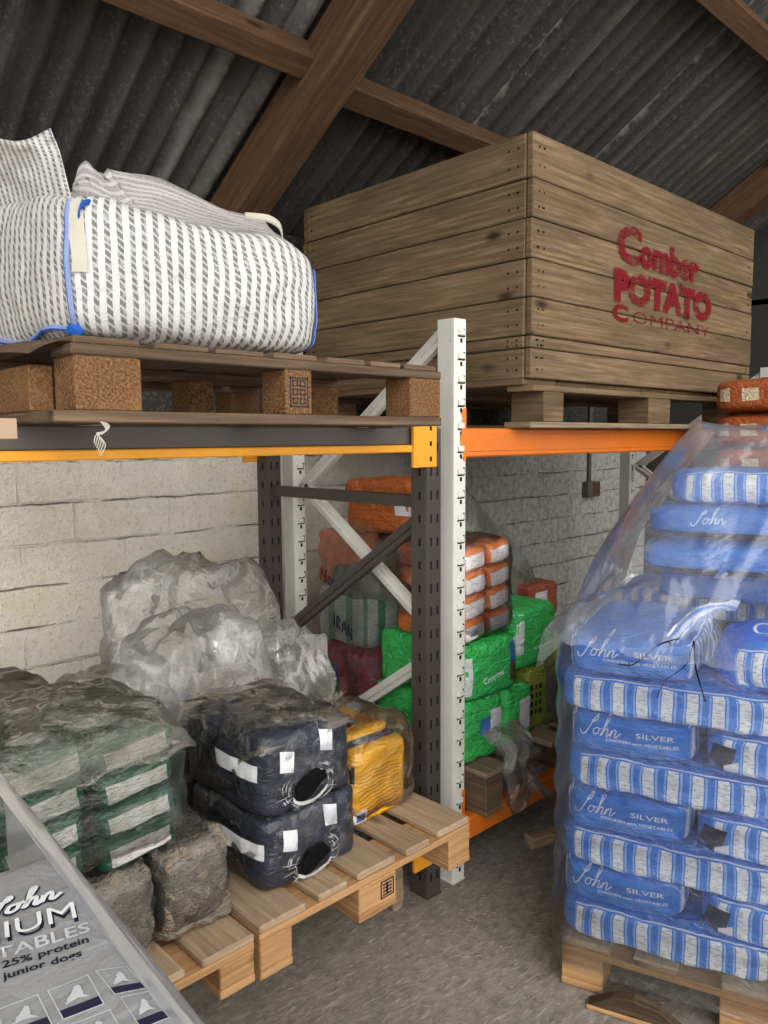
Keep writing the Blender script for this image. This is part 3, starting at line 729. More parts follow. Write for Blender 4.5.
# ---------------------------------------------------------------- striped bulk sack
def bulk():
    zb = 1.8065; x0, x1, y0, y1 = .655, 1.315, 1.60, 2.38; w, d, h = x1 - x0, y1 - y0, .30
    t = thing('bulk_sack', 'large white and grey striped woven bulk sack with blue edging, slumped on pallet', 'bulk bag', ((x0 + x1) / 2, (y0 + y1) / 2, zb))
    bm = bag_bm(w, d, h, seed=5, n=40, e=9, wr=.010, fs=5, cr=.006)
    for v in bm.verts:
        c = v.co; k = c.z / h
        u = (c.x + w / 2) / w; vv = (c.y + d / 2) / d
        c.z *= 1 - .16 * sst(.72, 1.05, u) * (1 - .3 * vv)
        c.z += k * (.05 * sst(.0, .5, vv) - .03 * sst(.7, 1, vv)) * (1 - .5 * u)
        c.y -= .03 * math.sin(math.pi * min(1, max(0, k))) * (1 - vv)
        c.x -= .02 * math.sin(math.pi * k) * (1 - u)
        c.z += k * .012 * math.sin(u * 9 + vv * 3)
    bm.normal_update(); bvh = BVHTree.FromBMesh(bm)
    body = obj('sack_body', bm, [M['bulk'], M['bulk'], M['bulk'], M['bulk'], M['bulk_in'], M['bulk']], t)
    # blue stitched edges: front-left upright, bottom left, front right
    def strip(name, pts, wd, outw):
        bm = bmesh.new(); uvl = bm.loops.layers.uv.verify(); P = [Vector(p) for p in pts]; acc = 0; prev = None
        for i, p in enumerate(P):
            tn = (P[min(i + 1, len(P) - 1)] - P[max(i - 1, 0)]).normalized()
            q = outw[i] if isinstance(outw, list) else outw
            sd = tn.cross(q).normalized()
            if i: acc += (p - P[i - 1]).length
            ring = [bm.verts.new(p + sd * wd * s + q * (.004 + .006 * (1 - s * s))) for s in (-1, -.4, .4, 1)]
            if prev:
                for k in range(3):
                    f = bm.faces.new((prev[0][k], prev[0][k + 1], ring[k + 1], ring[k])); f.smooth = True
                    for l, (aa, bb) in zip(f.loops, ((prev[1], k / 3), (prev[1], (k + 1) / 3), (acc, (k + 1) / 3), (acc, k / 3))): l[uvl].uv = (aa, bb)
            prev = (ring, acc)
        return obj(name, bm, M['blue_edge'], t, True)
    def corner(sx, z):   # point on the vertical corner of the body
        o = Vector((sx * w, -d, z)); hit = bvh.ray_cast(o, Vector((-sx * w, d, 0)).normalized())
        return hit[0] if hit[0] else Vector((sx * w / 2, -d / 2, z))
    strip('blue_edging', [corner(-1, .012 + .27 * i / 16) for i in range(17)], .0065, Vector((-1, -1, 0)).normalized())
    strip('blue_edging', [corner(1, .006 + .22 * i / 14) for i in range(15)], .006, Vector((1, -1, 0)).normalized())
    pts = []
    for i in range(14):
        y = -d / 2 + .03 + d * .85 * i / 13
        hit = bvh.ray_cast(Vector((-w, y, .022 + .008 * math.sin(i))), Vector((1, 0, 0)))
        if hit[0]: pts.append(hit[0])
    strip('blue_edging', pts, .007, Vector((-1, 0, .2)).normalized())
    c0 = corner(-1, .02) + Vector((-.006, -.006, .0))
    bm = bmesh.new(); bmesh.ops.create_icosphere(bm, subdivisions=3, radius=.016)
    for v in bm.verts: v.co *= 1 + .25 * fbm(v.co * 90)
    k = obj('edging_knot', bm, M['blue_edge'], t, True); k.location = c0
    # folded skirt flaps on top
    ct = Vector((x0 + w / 2, y0 + d / 2, zb))
    def flap(name, base, tip, tip2, mat, seed, lean):
        A, B = [Vector(b) - ct for b in base]; C, D = Vector(tip) - ct, Vector(tip2) - ct
        def fn(u, v):
            p = (A.lerp(B, u)).lerp(C.lerp(D, u), v)
            n_ = fbm(Vector((u * 2.5, v * 2.5, seed)))
            return p + Vector((.015 * n_, lean * math.sin(math.pi * v) + .035 * n_, .02 * n_ + .015 * math.sin(u * 6) * v))
        o = sheet(name, fn, 24, 20, M[mat], t, True, (A - B).length, (A - C).length); m = o.modifiers.new('thickness', 'SOLIDIFY'); m.thickness = .002; return o
    P1 = lambda px, py, Y: tuple(AT(px, py, Y=Y))
    flap('skirt_flap', ((.69, 2.20, 2.05), (.69, 1.635, 2.06)), P1(-60, 150, 1.98), P1(50, 125, 1.74), 'bulk', 1.3, -.01)
    flap('skirt_flap', (P1(70, 215, 1.72), P1(160, 232, 1.72)), P1(78, 168, 1.84), P1(108, 168, 1.84), 'bulk_in', 5.7, .01)
    flap('skirt_flap', (P1(100, 222, 1.70), P1(292, 243, 1.66)), P1(108, 170, 1.90), P1(262, 214, 1.88), 'bulk_in', 3.9, .02)
    # lifting loops
    def loop(name, pts, w_):
        bm = bmesh.new(); P = [Vector(p) - ct for p in spline(pts, 8)]; prev = None
        for i, p in enumerate(P):
            a = bm.verts.new(p + Vector((0, 0, w_))); b = bm.verts.new(p - Vector((0, 0, w_)))
            if prev: bm.faces.new((prev[0], prev[1], b, a)).smooth = True
            prev = (a, b)
        o = obj(name, bm, M['strap'], t); m = o.modifiers.new('thickness', 'SOLIDIFY'); m.thickness = .003; return o
    loop('lifting_loop', [P1(245, 216, 1.66), P1(258, 217, 1.64), P1(270, 219, 1.63), P1(280, 226, 1.63), P1(283, 236, 1.64)], .009)
    bm = bmesh.new()
    rect2d(bm, -w / 2 + .0, -w / 2 + .028, .13, .285, 3, m=12)
    for v in bm.verts:
        hit = bvh.ray_cast(Vector((v.co.x - .035, -d, v.co.y)), Vector((.12, 1, 0)).normalized()); p = hit[0] or Vector((-w / 2 - .004, -d / 2 + .05, v.co.y))
        v.co = p + Vector((-.004, -.005, 0))
    obj('lifting_strap', bm, M['strap'], t, True)
    loop('blue_bound_loop', [P1(77, 222, 1.60), P1(80, 208, 1.59), P1(88, 202, 1.60), P1(96, 207, 1.64), P1(97, 214, 1.70)], .006).data.materials[0] = M['blue_edge']
bulk()

# ---------------------------------------------------------------- packs on the fresh pallets
def at_thing(B_): return B_
def shell(name, w, d, h, mat, parent, z=-.004, g=.012, seed=1, n=16, e=5, wr=.008, cr=.006):
    bm = bag_bm(w + 2 * g, d + 2 * g, h + g, seed=seed, n=n, e=e, wr=wr, fs=8, cr=cr, flat=False)
    for v in bm.verts: v.co.z = max(v.co.z, .001)
    return obj(name, bm, M[mat], parent)
def navy(label, loc, rz, w, d, h, seed, tilt):
    t = thing('navy_pack', label, 'feed pack', loc, rz, 'navy packs on the fresh pallet')
    B = bag('pack_body', w, d, h, M['navy'], t, seed=seed, n=24, e=11, wr=.008, cr=.006, bulge=.012)
    bm = bmesh.new(); rect2d(bm, .0, .172, -.012, .032, 12)
    for v in bm.verts: v.co.y += h * .05 - .05 * v.co.x
    decal('label_strip', bm, B, 'left', M['tag'], .003)
    for cx, cy in ((-w * .27, h * .17), (w * .16, h * .27)):
        bm = bmesh.new(); rect2d(bm, cx - .022, cx + .024, cy - .034, cy + .024, 4)
        for v in bm.verts: v.co.y -= .25 * (v.co.x - cx)
        decal('paper_tag', bm, B, 'front', M['tag'], .003)
    hx, hy = -w * .06, -h * .20
    r = random.Random(seed)
    pts = [(hx + .052 * math.cos(a) * (1 + .22 * math.sin(3 * a + seed)), hy + .034 * math.sin(a) * (1 + .2 * math.sin(2 * a)) + .012 * math.cos(a)) for a in [i * math.pi / 9 for i in range(18)]]
    bm = bmesh.new(); c = bm.verts.new((hx, hy, 0)); V = [bm.verts.new((*p, 0)) for p in pts]
    for i in range(18): bm.faces.new((c, V[i], V[(i + 1) % 18]))
    split(bm, .02); decal('torn_hole', bm, B, 'front', M['black'], .016)
    bm = bmesh.new()
    ribbon(bm, spline([(hx + .062 * math.cos(q), hy - .004 + .043 * math.sin(q)) for q in [math.pi * (1.15 + .75 * i / 7) for i in range(8)]], 4), .012, taper=True)
    for k in range(44):
        a = r.uniform(math.pi * .75, math.pi * 2.3); ra = r.uniform(1.12, 1.7); da = r.uniform(.15, .5)
        ribbon(bm, spline([(hx + .054 * ra * math.cos(q) * (1 + .04 * r.random()), hy + .036 * ra * math.sin(q)) for q in (a, a + da * .5, a + da)], 4), r.uniform(.0008, .0022), taper=True)
    for k in range(14):
        a = r.uniform(math.pi * .9, math.pi * 2.15); ra, rb = 1.1, r.uniform(1.5, 2.1)
        ribbon(bm, spline([(hx + .054 * q * math.cos(a), hy + .036 * q * math.sin(a)) for q in (ra, (ra + rb) / 2, rb)], 3), .001, taper=True)
    decal('torn_film_rim', bm, B, 'front', M['stretched'], .018)
    shell('film_wrap', w, d, h, 'film', t, seed=seed + 3)
    # gathered dusty film over the top
    def cap(u, v):
        x = (u - .5) * (w + .02); y = (v - .5) * (d + .02)
        ex = abs(u - .5) * 2; ey = abs(v - .5) * 2; dr = max(ex ** 6, ey ** 6)
        return Vector((x, y, h + .014 - dr * .09 * (.6 + .4 * math.sin(v * 5)) + .008 * math.sin(26 * (v * .8 + u * .35)) + .012 * fbm(Vector((u * 3, v * 9, seed)))))
    if tilt: sheet('film_top', cap, 40, 60, M['film_brown'], t)
    else: pass
    return t, B
nl, _ = navy('navy film wrapped pack with torn hole, lower of the two stacked', (1.272, 1.80, ZA), R(1), .335, .37, .205, 3, False)
nu, _ = navy('navy film wrapped pack with torn hole, upper, dusty film over its top', (1.255, 1.80, ZA + .207), R(1), .315, .385, .225, 8, True)
def ypack():
    w, d, h = .235, .30, .235
    t = thing('yellow_pack', 'yellow printed pack wrapped in clear film beside the navy packs', 'feed pack', (1.628, 1.875, ZA), R(-1))
    B = bag('pack_body', w, d, h, M['yellow_bag'], t, seed=4, n=18, e=14, wr=.004, cr=.003)
    bm = bmesh.new()
    for i in range(12):
        y = -.095 + i * .0125; amp = .012 * (1 if i < 7 else .5)
        ribbon(bm, [(x, y + amp * math.sin(x * 14 + .6) + .002 * math.sin(x * 90 + i)) for x in [-.085 + .17 * k / 22 for k in range(23)]], .0022)
    decal('printed_lines', bm, B, 'front', m_plain('brown_print', (.30, .12, .01), .5, .3, .05, .05), .0015)
    bm = bmesh.new(); rect2d(bm, -.108, -.055, -.11, -.07); decal('small_label', bm, B, 'front', M['tag'], .002)
    bm = bmesh.new(); rect2d(bm, -.098, -.064, -.104, -.080); decal('label_picture', bm, B, 'front', M['photo_blue'], .003)
    bm = bmesh.new(); rect2d(bm, -.113, -.1, .02, .10); decal('dark_panel', bm, B, 'front', M['dark_ink'], .0015)
    # folded top bags
    def pad(name, x0, x1, y0, y1, z, hh, mat, seed):
        b = bag(name, x1 - x0, y1 - y0, hh, M[mat], t, seed=seed, n=12, e=7, wr=.003)
        b[0].location = ((x0 + x1) / 2, (y0 + y1) / 2, z); return b
    pad('folded_flap', -.112, .105, -.165, -.06, h * .80, .05, 'yellow_bag', 1)
    bm = bmesh.new(); bx(bm, -.105, .095, -.12, -.06, h + .004, h + .014); obj('dark_band', bm, M['navy_ink'], t)
    pad('folded_flap', -.115, .10, -.09, .05, h + .005, .03, 'yellow_bag', 2)
    pad('folded_flap', -.11, .06, .02, .14, h + .012, .045, 'yellow_bag', 3)
    bm = bag_bm(w + .07, d + .06, h + .075, seed=6, n=16, e=5, wr=.010, fs=7, cr=.012, flat=False)
    for v in bm.verts: v.co.z = max(.001, v.co.z); v.co.x += .015
    obj('film_wrap', bm, M['film'], t)
    def tuft(u, v):
        return Vector((-.07 + .16 * u + .01 * math.sin(v * 9), .02 + .1 * u + .02 * fbm(Vector((u * 4, v * 4, 2))), h + .055 + .085 * v * (1 - .6 * u) + .01 * fbm(Vector((u * 6, v * 6, 9)))))
    sheet('film_tuft', tuft, 16, 12, M['film_brown'], t, False)
ypack()
def brown(label, loc, w, d, h, seed, group='grey brown packs on the lower pallet'):
    t = thing('brown_pack', label, 'feed pack', loc, 0, group)
    bag('pack_body', w, d, h, M['brown_bag'], t, seed=seed, n=22, e=10, wr=.008, cr=.012, fs=11)
    shell('film_wrap', w, d, h, 'film', t, seed=seed + 1, g=.010)
    return t
brown('grey brown wrapped pack under the green pack, right one beside the navy packs', (.925, 1.82, ZB), .195, .39, .232, 11)
brown('grey brown wrapped pack under the green pack, left one', (.715, 1.82, ZB), .20, .39, .225, 14)
brown('grey brown wrapped pack at the back against the block wall, under the crumpled plastic', (1.25, 2.34, ZA), .36, .42, .30, 17, 'grey brown packs at the back')
brown('grey brown wrapped pack in the back corner behind the yellow pack', (1.66, 2.40, ZA), .26, .40, .22, 19, 'grey brown packs at the back')
t = brown('dusty film covered pack behind the green pack by the wall, far left', (.64, 2.36, ZB), .46, .50, .47, 23, 'grey brown packs at the back')
def dcap(u, v):
    return Vector(((u - .5) * .52, (v - .5) * .54, .48 + .06 * (1 - (2 * u - 1) ** 2) * (1 - (2 * v - 1) ** 2) - .08 * max(abs(2 * u - 1), abs(2 * v - 1)) ** 5 + .012 * math.sin(30 * (v + .5 * u)) + .03 * fbm(Vector((u * 3, v * 4, 3)))))
sheet('film_top', dcap, 50, 50, M['film_brown'], t)
bm = bmesh.new(); tube(bm, spline([(.10, -.27, .30), (.06, -.262, .34), (.04, -.27, .39)], 5), .003); obj('black_tie', bm, M['black'], t)
def green():
    w, d, h = .43, .36, .335
    t = thing('green_pack', 'dark green multipack of small labelled bags bundled in dusty clear film', 'feed pack', (.69, 1.80, ZB + .242), R(-2))
    r = random.Random(2)
    for c, (cx, lean) in enumerate(((-.108, -.20), (.102, .06))):
        for k in range(4):
            b = bag('small_bag', .195, .33, .074, {None: M['green_bag'], 'front': M['green_label']}, t, seed=20 + c * 7 + k, n=12, e=8, wr=.004, cr=.003)[0]
            b.location = (cx + lean * (.12 - k * .0725) * .35, .0, .004 + k * .0745); b.rotation_euler = (r.uniform(-.02, .02), -.10 if c else -.13, 0)
            if c == 0: b.location.z -= .0
    b = bag('green_flap', .12, .15, .05, M['green_bag'], t, seed=3, n=8, e=5, wr=.004)[0]; b.location = (-.01, -.07, .305); b.rotation_euler = (.3, 0, .05)
    bm = bag_bm(w + .04, d + .04, h + .015, seed=31, n=28, e=4.6, wr=.010, fs=6, cr=.012, flat=False)
    for v in bm.verts: v.co.z = max(.0015, v.co.z); v.co.x *= 1 + .06 * (1 - v.co.z / h)
    obj('film_wrap', bm, M['film_green'], t)
    def cap(u, v):
        a, b_ = 2 * u - 1, 2 * v - 1; rr = max(abs(a), abs(b_))
        return Vector((a * (w / 2 + .015), b_ * (d / 2 + .02), h + .04 - .13 * rr ** 4 + .010 * math.sin(17 * (b_ * 1.1 + .5 * a)) * rr + .016 * fbm(Vector((u * 3, v * 7, 8)))))
    sheet('film_top', cap, 50, 60, M['film_brown'], t)
green()
# ---- crumpled clear plastic
def crumple(label, loc, rx, ry, rz_, seed, sub=5):
    """loose heap of film: broad sharp folds, few small ones"""
    bm = bmesh.new(); bmesh.ops.create_icosphere(bm, subdivisions=sub, radius=1)
    for v in bm.verts:
        p = v.co.copy(); P = p + Vector((seed * 3.1, seed, seed * 2.3))
        p = p / (abs(p.x) ** 4 + abs(p.y) ** 4 + abs(p.z) ** 4) ** .25
        k = .92 + .18 * fbm(P * .8, 2)
        for f_, a_ in ((.9, .26), (1.8, .12), (3.6, .02)):
            Q = P * f_ + Vector((fbm(P, 2), fbm(P + Vector((5, 0, 0)), 2), 0)) * .5
            n1 = noise.noise(Vector((Q.x, Q.y, Q.z * .6)) * 1.7)
            k += a_ * (.35 - 1.3 * abs(n1))
        z = p.z * k
        v.co = (p.x * rx * k, p.y * ry * k, max(z if z > 0 else z * .35, -.28) * rz_)
    bmesh.ops.delete(bm, geom=[v for v in bm.verts if v.co.z < -.03 * rz_], context='VERTS')
    lo = min(v.co.z for v in bm.verts)
    for v in bm.verts: v.co.z -= lo
    o = obj('plastic_sheet', bm, M['film_crumple'], None, True); o.location = loc
    return tag(o, label, 'plastic sheeting', 'crumpled clear plastic above the packs')
crumple('crumpled clear plastic sheet, lower front heap on the navy packs back edge', (1.30, 2.27, ZA + .305), .27, .15, .30, 4)
crumple('crumpled clear plastic sheet, tallest back heap against the white block wall', (1.50, 2.66, ZA + .29), .34, .15, .46, 9)
crumple('crumpled clear plastic sheet hanging beside the red bag at the dark upright', (1.68, 2.26, ZA + .225), .12, .15, .27, 13)
crumple('crumpled clear plastic sheet, flat left edge of the heap over the green pack', (1.10, 2.42, ZB + .28), .19, .16, .20, 21)

# ---------------------------------------------------------------- bags in the right bay
def rbag(name, label, cat, loc, w, d, h, mats, seed, group=None, rz=0., e=8, wr=.007, cr=.006, n=14):
    t = thing(name, label, cat, loc, rz, group)
    return t, bag('bag_body', w, d, h, mats, t, seed=seed, n=n, e=e, wr=wr, cr=cr)
G1 = 'bright green bags in the right bay'
def photo_panel(B, side, x, y, w, h, top='photo_blue', bot='photo_dark'):
    bm = bmesh.new(); rect2d(bm, x, x + w, y + h / 2, y + h); decal('photo_panel', bm, B, side, M[top], .002)
    bm = bmesh.new(); rect2d(bm, x, x + w, y, y + h / 2); decal('photo_panel', bm, B, side, M[bot], .002)
z0 = ZP
YR = 1.765
KW = dict(e=10, wr=.006, cr=.006, n=16)
t, B = rbag('green_bag', 'bright green bag on the dusty pallet, lower one beside the white post', 'feed bag', (2.215, YR + .25, z0), .25, .48, .24, {None: M['lgreen']}, 1, G1, **KW)
bm = bmesh.new(); rect2d(bm, -.02, .03, -.02, .04); decal('printed_emblem', bm, B, 'front', M['photo_blue'], .002)
bm = bmesh.new(); rect2d(bm, .03, .12, -.11, .11, 6); decal('white_side_panel', bm, B, 'front', M['lgreen_side'], .003)
t, B = rbag('green_bag', 'green bag with white side panel, lower one next to the olive bag', 'feed bag', (2.43, YR + .25, z0), .175, .48, .235, {None: M['lgreen']}, 2, G1, **KW)
bm = bmesh.new(); rect2d(bm, -.005, .082, -.11, .11, 6); decal('white_side_panel', bm, B, 'front', M['lgreen_side'], .003)
t, B = rbag('olive_bag', 'olive bag with dark printed side beside the lower green bags', 'feed bag', (2.645, YR + .28, z0), .24, .48, .285, {None: M['olive']}, 3, **KW)
bm = bmesh.new(); rect2d(bm, .0, .12, -.125, .12, 6); decal('dark_side_panel', bm, B, 'front', M['olive_side'], .003)
bm = bmesh.new()
for k in range(4):
    for q in range(3): rect2d(bm, -.10 + q * .027, -.085 + q * .027, .04 - k * .035, .06 - k * .035)
decal('dark_print', bm, B, 'front', M['dark_ink'], .002)
t, B = rbag('green_bag', 'large bright green bag with small photo panel, upper one against the white post', 'feed bag', (2.25, YR + .23, z0 + .242), .32, .46, .21, {None: M['lgreen']}, 4, G1, **KW)
photo_panel(B, 'front', .10, -.07, .05, .15)
decal('lettering', text2d('Complete', w=.12, cx=.0, cy=-.035, rot=.12), B, 'front', M['white_ink'], .002)
bm = bmesh.new(); rect2d(bm, -.155, -.120, -.08, .06); decal('white_side_panel', bm, B, 'front', M['lgreen_side'], .002)
t, B = rbag('green_bag', 'bright green bag with white lettering strip, upper one behind the blue pile', 'feed bag', (2.555, YR + .25, z0 + .287), .275, .46, .25, {None: M['lgreen']}, 5, G1, **KW)
bm = bmesh.new(); rect2d(bm, -.135, -.09, -.06, .10); decal('white_side_panel', bm, B, 'front', M['lgreen_side'], .002)
decal('lettering', text2d('Complete', w=.13, h=.014, cx=.04, cy=-.045, rot=.05), B, 'front', M['white_ink'], .002)
# orange multipack: two columns of four labelled small bags
t = thing('orange_pack', 'orange multipack of small white labelled bags on top of green bags by post', 'feed pack', (2.245, YR + .19, z0 + .456), R(2))
for c in range(2):
    for k in range(4):
        b = bag('small_bag', .142, .34, .086, {None: M['orange_bag'], 'front': M['orange_label']}, t, seed=40 + c * 5 + k, n=12, e=6.5, wr=.004, cr=.004)[0]
        b.location = (-.075 + c * .15, 0, .002 + k * .0865 + c * .012); b.rotation_euler = (0, -.10, 0)
shell('film_wrap', .30, .36, .370, 'film', t, seed=3, g=.010, e=6)
t, B = rbag('red_brown_bag', 'small red brown bag peeking out above the far green bag', 'feed bag', (2.97, YR + .42, z0 + .365), .24, .30, .17, {None: m_pack('red_brown_bag', (.30, .07, .035), .4, .5, .5, 14, .4)}, 6, **KW)
bm = bmesh.new(); rect2d(bm, -.08, .02, -.01, .05); decal('pale_label', bm, B, 'front', M['mint'], .002)
t, B = rbag('olive_bag', 'tall dark olive bag standing behind, supporting the red brown bag', 'feed bag', (2.97, YR + .42, z0), .24, .34, .36, {None: M['olive']}, 8, **KW)
# left side of that stack, seen through the frames
t, B = rbag('crimson_bag', 'crimson bag with blue photo panel low behind the white diagonal brace', 'feed bag', (2.33, 2.60, z0), .30, .34, .28, {None: M['pink']}, 7)
photo_panel(B, 'left', -.035, -.09, .07, .16, 'photo_blue', 'photo_green')
t, B = rbag('pale_green_bag', 'pale green and white striped bag on top of the crimson bag', 'feed bag', (2.36, 2.60, z0 + .282), .28, .36, .25, {None: M['mint']}, 9)
t, B = rbag('orange_bag', 'dull orange bag under clear film above the pale green bag', 'feed bag', (2.37, 2.60, z0 + .535), .29, .36, .255, {None: M['orange_bag']}, 10, None, 0., 8, .010, .012, 20)
t, B = rbag('orange_bag', 'topmost orange bag with white printed patch behind the dark cross bar', 'feed bag', (2.33, 2.36, z0 + .80), .24, .40, .235, {None: M['orange_bag']}, 12, None, 0., 8, .010, .014, 20)
bm = bmesh.new(); rect2d(bm, .12, .21, -.03, .05); decal('white_patch', bm, B, 'left', M['tag'], .002)
bm = bmesh.new()
for k in range(6): rect2d(bm, -.16, .10, -.06 + k * .02, -.057 + k * .02, 10)
decal('printed_lines', bm, B, 'left', M['orange_dark'], .002)
t, B = rbag('orange_bag', 'upright orange bag in the stack with white printed lettering near dark post', 'feed bag', (2.69, 2.64, z0), .26, .36, .55, {None: M['orange_bag']}, 13)
t['label'] = 'tall orange bag at the back of the right bay behind the green bags'
# clear sheet with handwriting hanging down the left side of that stack
def hang(u, v):
    y = 2.27 + .50 * u
    return Vector((2.150 - .015 * math.sin(u * 7) - .02 * fbm(Vector((u * 4, v * 3, 5))) - .012 * crease(Vector((u * 5, v * 5, 1))), y, 1.24 - .78 * v + .02 * math.sin(u * 5)))
hs_ = tag(sheet('clear_sheet', hang, 40, 44, M['film']), 'clear sheet with black handwriting draped over the crimson and orange bags', 'plastic sheeting')
def pen(name, strokes, o, s):
    bm = bmesh.new()
    for stt in strokes:
        tube(bm, [(2.118, o[0] - p[0] * s, o[1] + p[1] * s - p[0] * s * .35) for p in spline(stt, 4)], .0035)
    return obj(name, bm, M['dark_ink'], hs_, True)
pen('handwriting', [[(0, 1), (.1, .55), (.45, .55)], [(.45, 1), (.42, .5), (.35, 0)], [(.8, .7), (.65, .35), (.85, .1), (1.05, .4), (.8, .7)], [(1.25, .8), (1.25, .3), (1.45, .2), (1.6, .8)]], (2.60, .985), .06)
pen('handwriting', [[(0, 1), (0, 0)], [(.3, 0), (.32, .6), (.35, .95), (.65, .75), (.35, .5), (.7, 0)], [(.9, 0), (1.15, .95), (1.4, 0)], [(1.0, .4), (1.3, .4)], [(1.6, 0), (1.6, .9), (2.0, 0), (2.0, .95)]], (2.52, .80), .055)
# grey-green film slumped over the top of the right bay stack
def gfilm(u, v):
    x = 2.20 + .84 * u; y = 2.10 + .56 * v
    a = 1 - max(abs(2 * u - 1) ** 3, abs(2 * v - 1) ** 3)
    z = z0 + .52 + .37 * a ** .6 + .14 * math.exp(-((u - .46) / .22) ** 2 - ((v - .3) / .4) ** 2) - .10 * sst(.55, 1, u)
    z += (.04 * fbm(Vector((u * 2.5, v * 2.5, 3))) + .07 * (crease(Vector((u * 2.2, v * 2.2, 7))) - .5)) * (.3 + a)
    return Vector((x, y, z))
tag(sheet('grey_film', gfilm, 40, 36, M['film_dark'], None, False), 'grey green plastic film slumped over the bags below the crate', 'plastic sheeting')
# film tail hanging over the front of the dusty pallet
def tail(u, v):
    g = .5 + .5 * abs(2 * v - 1.1)
    x = 2.17 + .29 * u * g + .06 * v; z = z0 + .20 - .37 * v
    return Vector((x + .01 * math.sin(v * 20), 1.672 + .2 * (1 - sst(0, .45, v)) + .022 * math.sin(u * 13) * (.4 + v) * .5 + .012 * fbm(Vector((u * 3, v * 3, 2))), z - .03 * math.sin(u * 9) * v))
tag(sheet('film_tail', tail, 44, 36, M['film_tail']), 'clear film tail hanging over the dusty pallet edge to the orange beam', 'plastic sheeting')

# ---------------------------------------------------------------- blue pile
A0 = Vector((1.865, 1.205, 0)); RZ = R(-71.2)
PM = Matrix.Translation(A0) @ Matrix.Rotation(RZ, 4, 'Z')
def pw(x, y, z): return PM @ Vector((x, y, z))
bp, _ = pallet('pale wooden pallet under the blue bag pile', pw(0, 0, 0.0), 1.0, 1.2, [(0, .14), (.2, .32), (.43, .57), (.68, .8), (.86, 1.0)], hb=.078, rz=RZ, dm='new_deck', sm='new_pallet', bd=.12)
ZL = .146; LH = .1125
GB = 'blue bags stacked on the pale pallet'
ZT = ZL + 8 * LH
ORD = ['bottom', 'second', 'third', 'fourth', 'fifth', 'sixth', 'seventh', 'eighth']
def blue_long(seed):
    o, b, dm = bag('blue_bag', .585, .338, .1115, {None: M['blue'], 'front': M['blue_stripe'], 'back': M['blue_stripe']}, None, seed=seed, n=20, e=7, wr=.005, cr=.004, bulge=.012)
    return o, b, dm
def blue_end(seed):
    B = bag('blue_bag', .335, .585, .1115, {None: M['blue'], 'right': M['blue_stripe'], 'left': M['blue_stripe']}, None, seed=seed, n=20, e=8, wr=.005, cr=.005, bulge=.014)
    bm = bmesh.new(); script2d(bm, -.135, .004, .046, .0028); decal('script_lettering', bm, B, 'front', M['white_ink'], .002)
    decal('title_lettering', text2d('SILVER', w=.10, h=.0135, cx=.07, cy=.019, bold=.01), B, 'front', M['white_ink'], .002)
    decal('title_lettering', text2d('CHICKEN with VEGETABLES', w=.19, h=.0085, cx=.035, cy=-.004, bold=.01), B, 'front', M['white_ink'], .002)
    bm = text2d('a complete food for less active', w=.19, h=.006, cx=.0, cy=-.020); decal('small_print', bm, B, 'front', M['dark_ink'], .002)
    decal('small_print', text2d('and senior working dogs', w=.17, h=.006, cx=.02, cy=-.030), B, 'front', M['dark_ink'], .002)
    return B[0]
def blue_folded(seed):
    B = blue_long(seed)
    bm = bmesh.new(); rect2d(bm, -.284, -.225, -.040, .022, 8)
    for v in bm.verts: v.co.x += .25 * v.co.y
    decal('dark_fold', bm, B, 'front', M['navy_ink'], .0025)
    bm = bmesh.new(); rect2d(bm, -.250, -.214, -.046, -.018, 5)
    for v in bm.verts: v.co.y += .5 * (v.co.x + .23)
    decal('white_corner', bm, B, 'front', M['tag'], .004)
    return B[0]
LONGF = blue_folded(7)
LONG = [blue_long(1)[0], blue_long(6)[0]]; END = [blue_end(3), blue_end(9)]
LONGB = blue_long(11)[0]
first = set()
def put(proto, x, y, z, rz, label, tilt=(0, 0)):
    if proto.name not in first:
        first.add(proto.name); o = proto
    else: o = dup(proto)
    o.location = pw(x - (.022 if z < ZT - .01 else 0), y, z); o.rotation_euler = (tilt[0], tilt[1], RZ + rz)
    return tag(o, label, 'feed bag', GB)
rr = random.Random(5)
for L in range(8):
    z = ZL + L * LH; j = lambda a=.012: rr.uniform(-a, a); q = L % 2
    if L % 2 == 0:
        put(LONG[(L // 2) % 2], .305 + j(), .18 + j(.006), z, j(.02), f'blue bag with striped side facing out, {ORD[L]} layer of the blue pile, corner end')
        put(END[0], .80 + j(), .31, z, j(.02), f'blue bag end at the outer side of the blue pile front, {ORD[L]} layer')
        put(END[1], .18, .89, z, math.pi + j(.02), f'blue bag at the back corner of the blue pile facing the racking, {ORD[L]} layer')
        put(LONGB, .68, 1.01, z, math.pi + j(.02), f'blue bag along the back of the blue pile, {ORD[L]} layer')
    else:
        put(END[L // 2 % 2], .18 + j(), .305 + j(.008), z, j(.02), f'blue bag showing white lettered end on the pile corner, {ORD[L]} layer')
        if L < 7: put(LONGF, .68 + j(), .185 + j(.006), z, j(.02), f'blue striped side bag beside a lettered bag end, {ORD[L]} layer of the blue pile')
        put(LONGB, .305, 1.01, z, math.pi + j(.02), f'blue bag along the back of the blue pile, racking side, {ORD[L]} layer')
        put(END[0], .80, .89, z, math.pi + j(.02), f'blue bag end at the back outer corner of the blue pile, {ORD[L]} layer')
ZT = ZL + 8 * LH
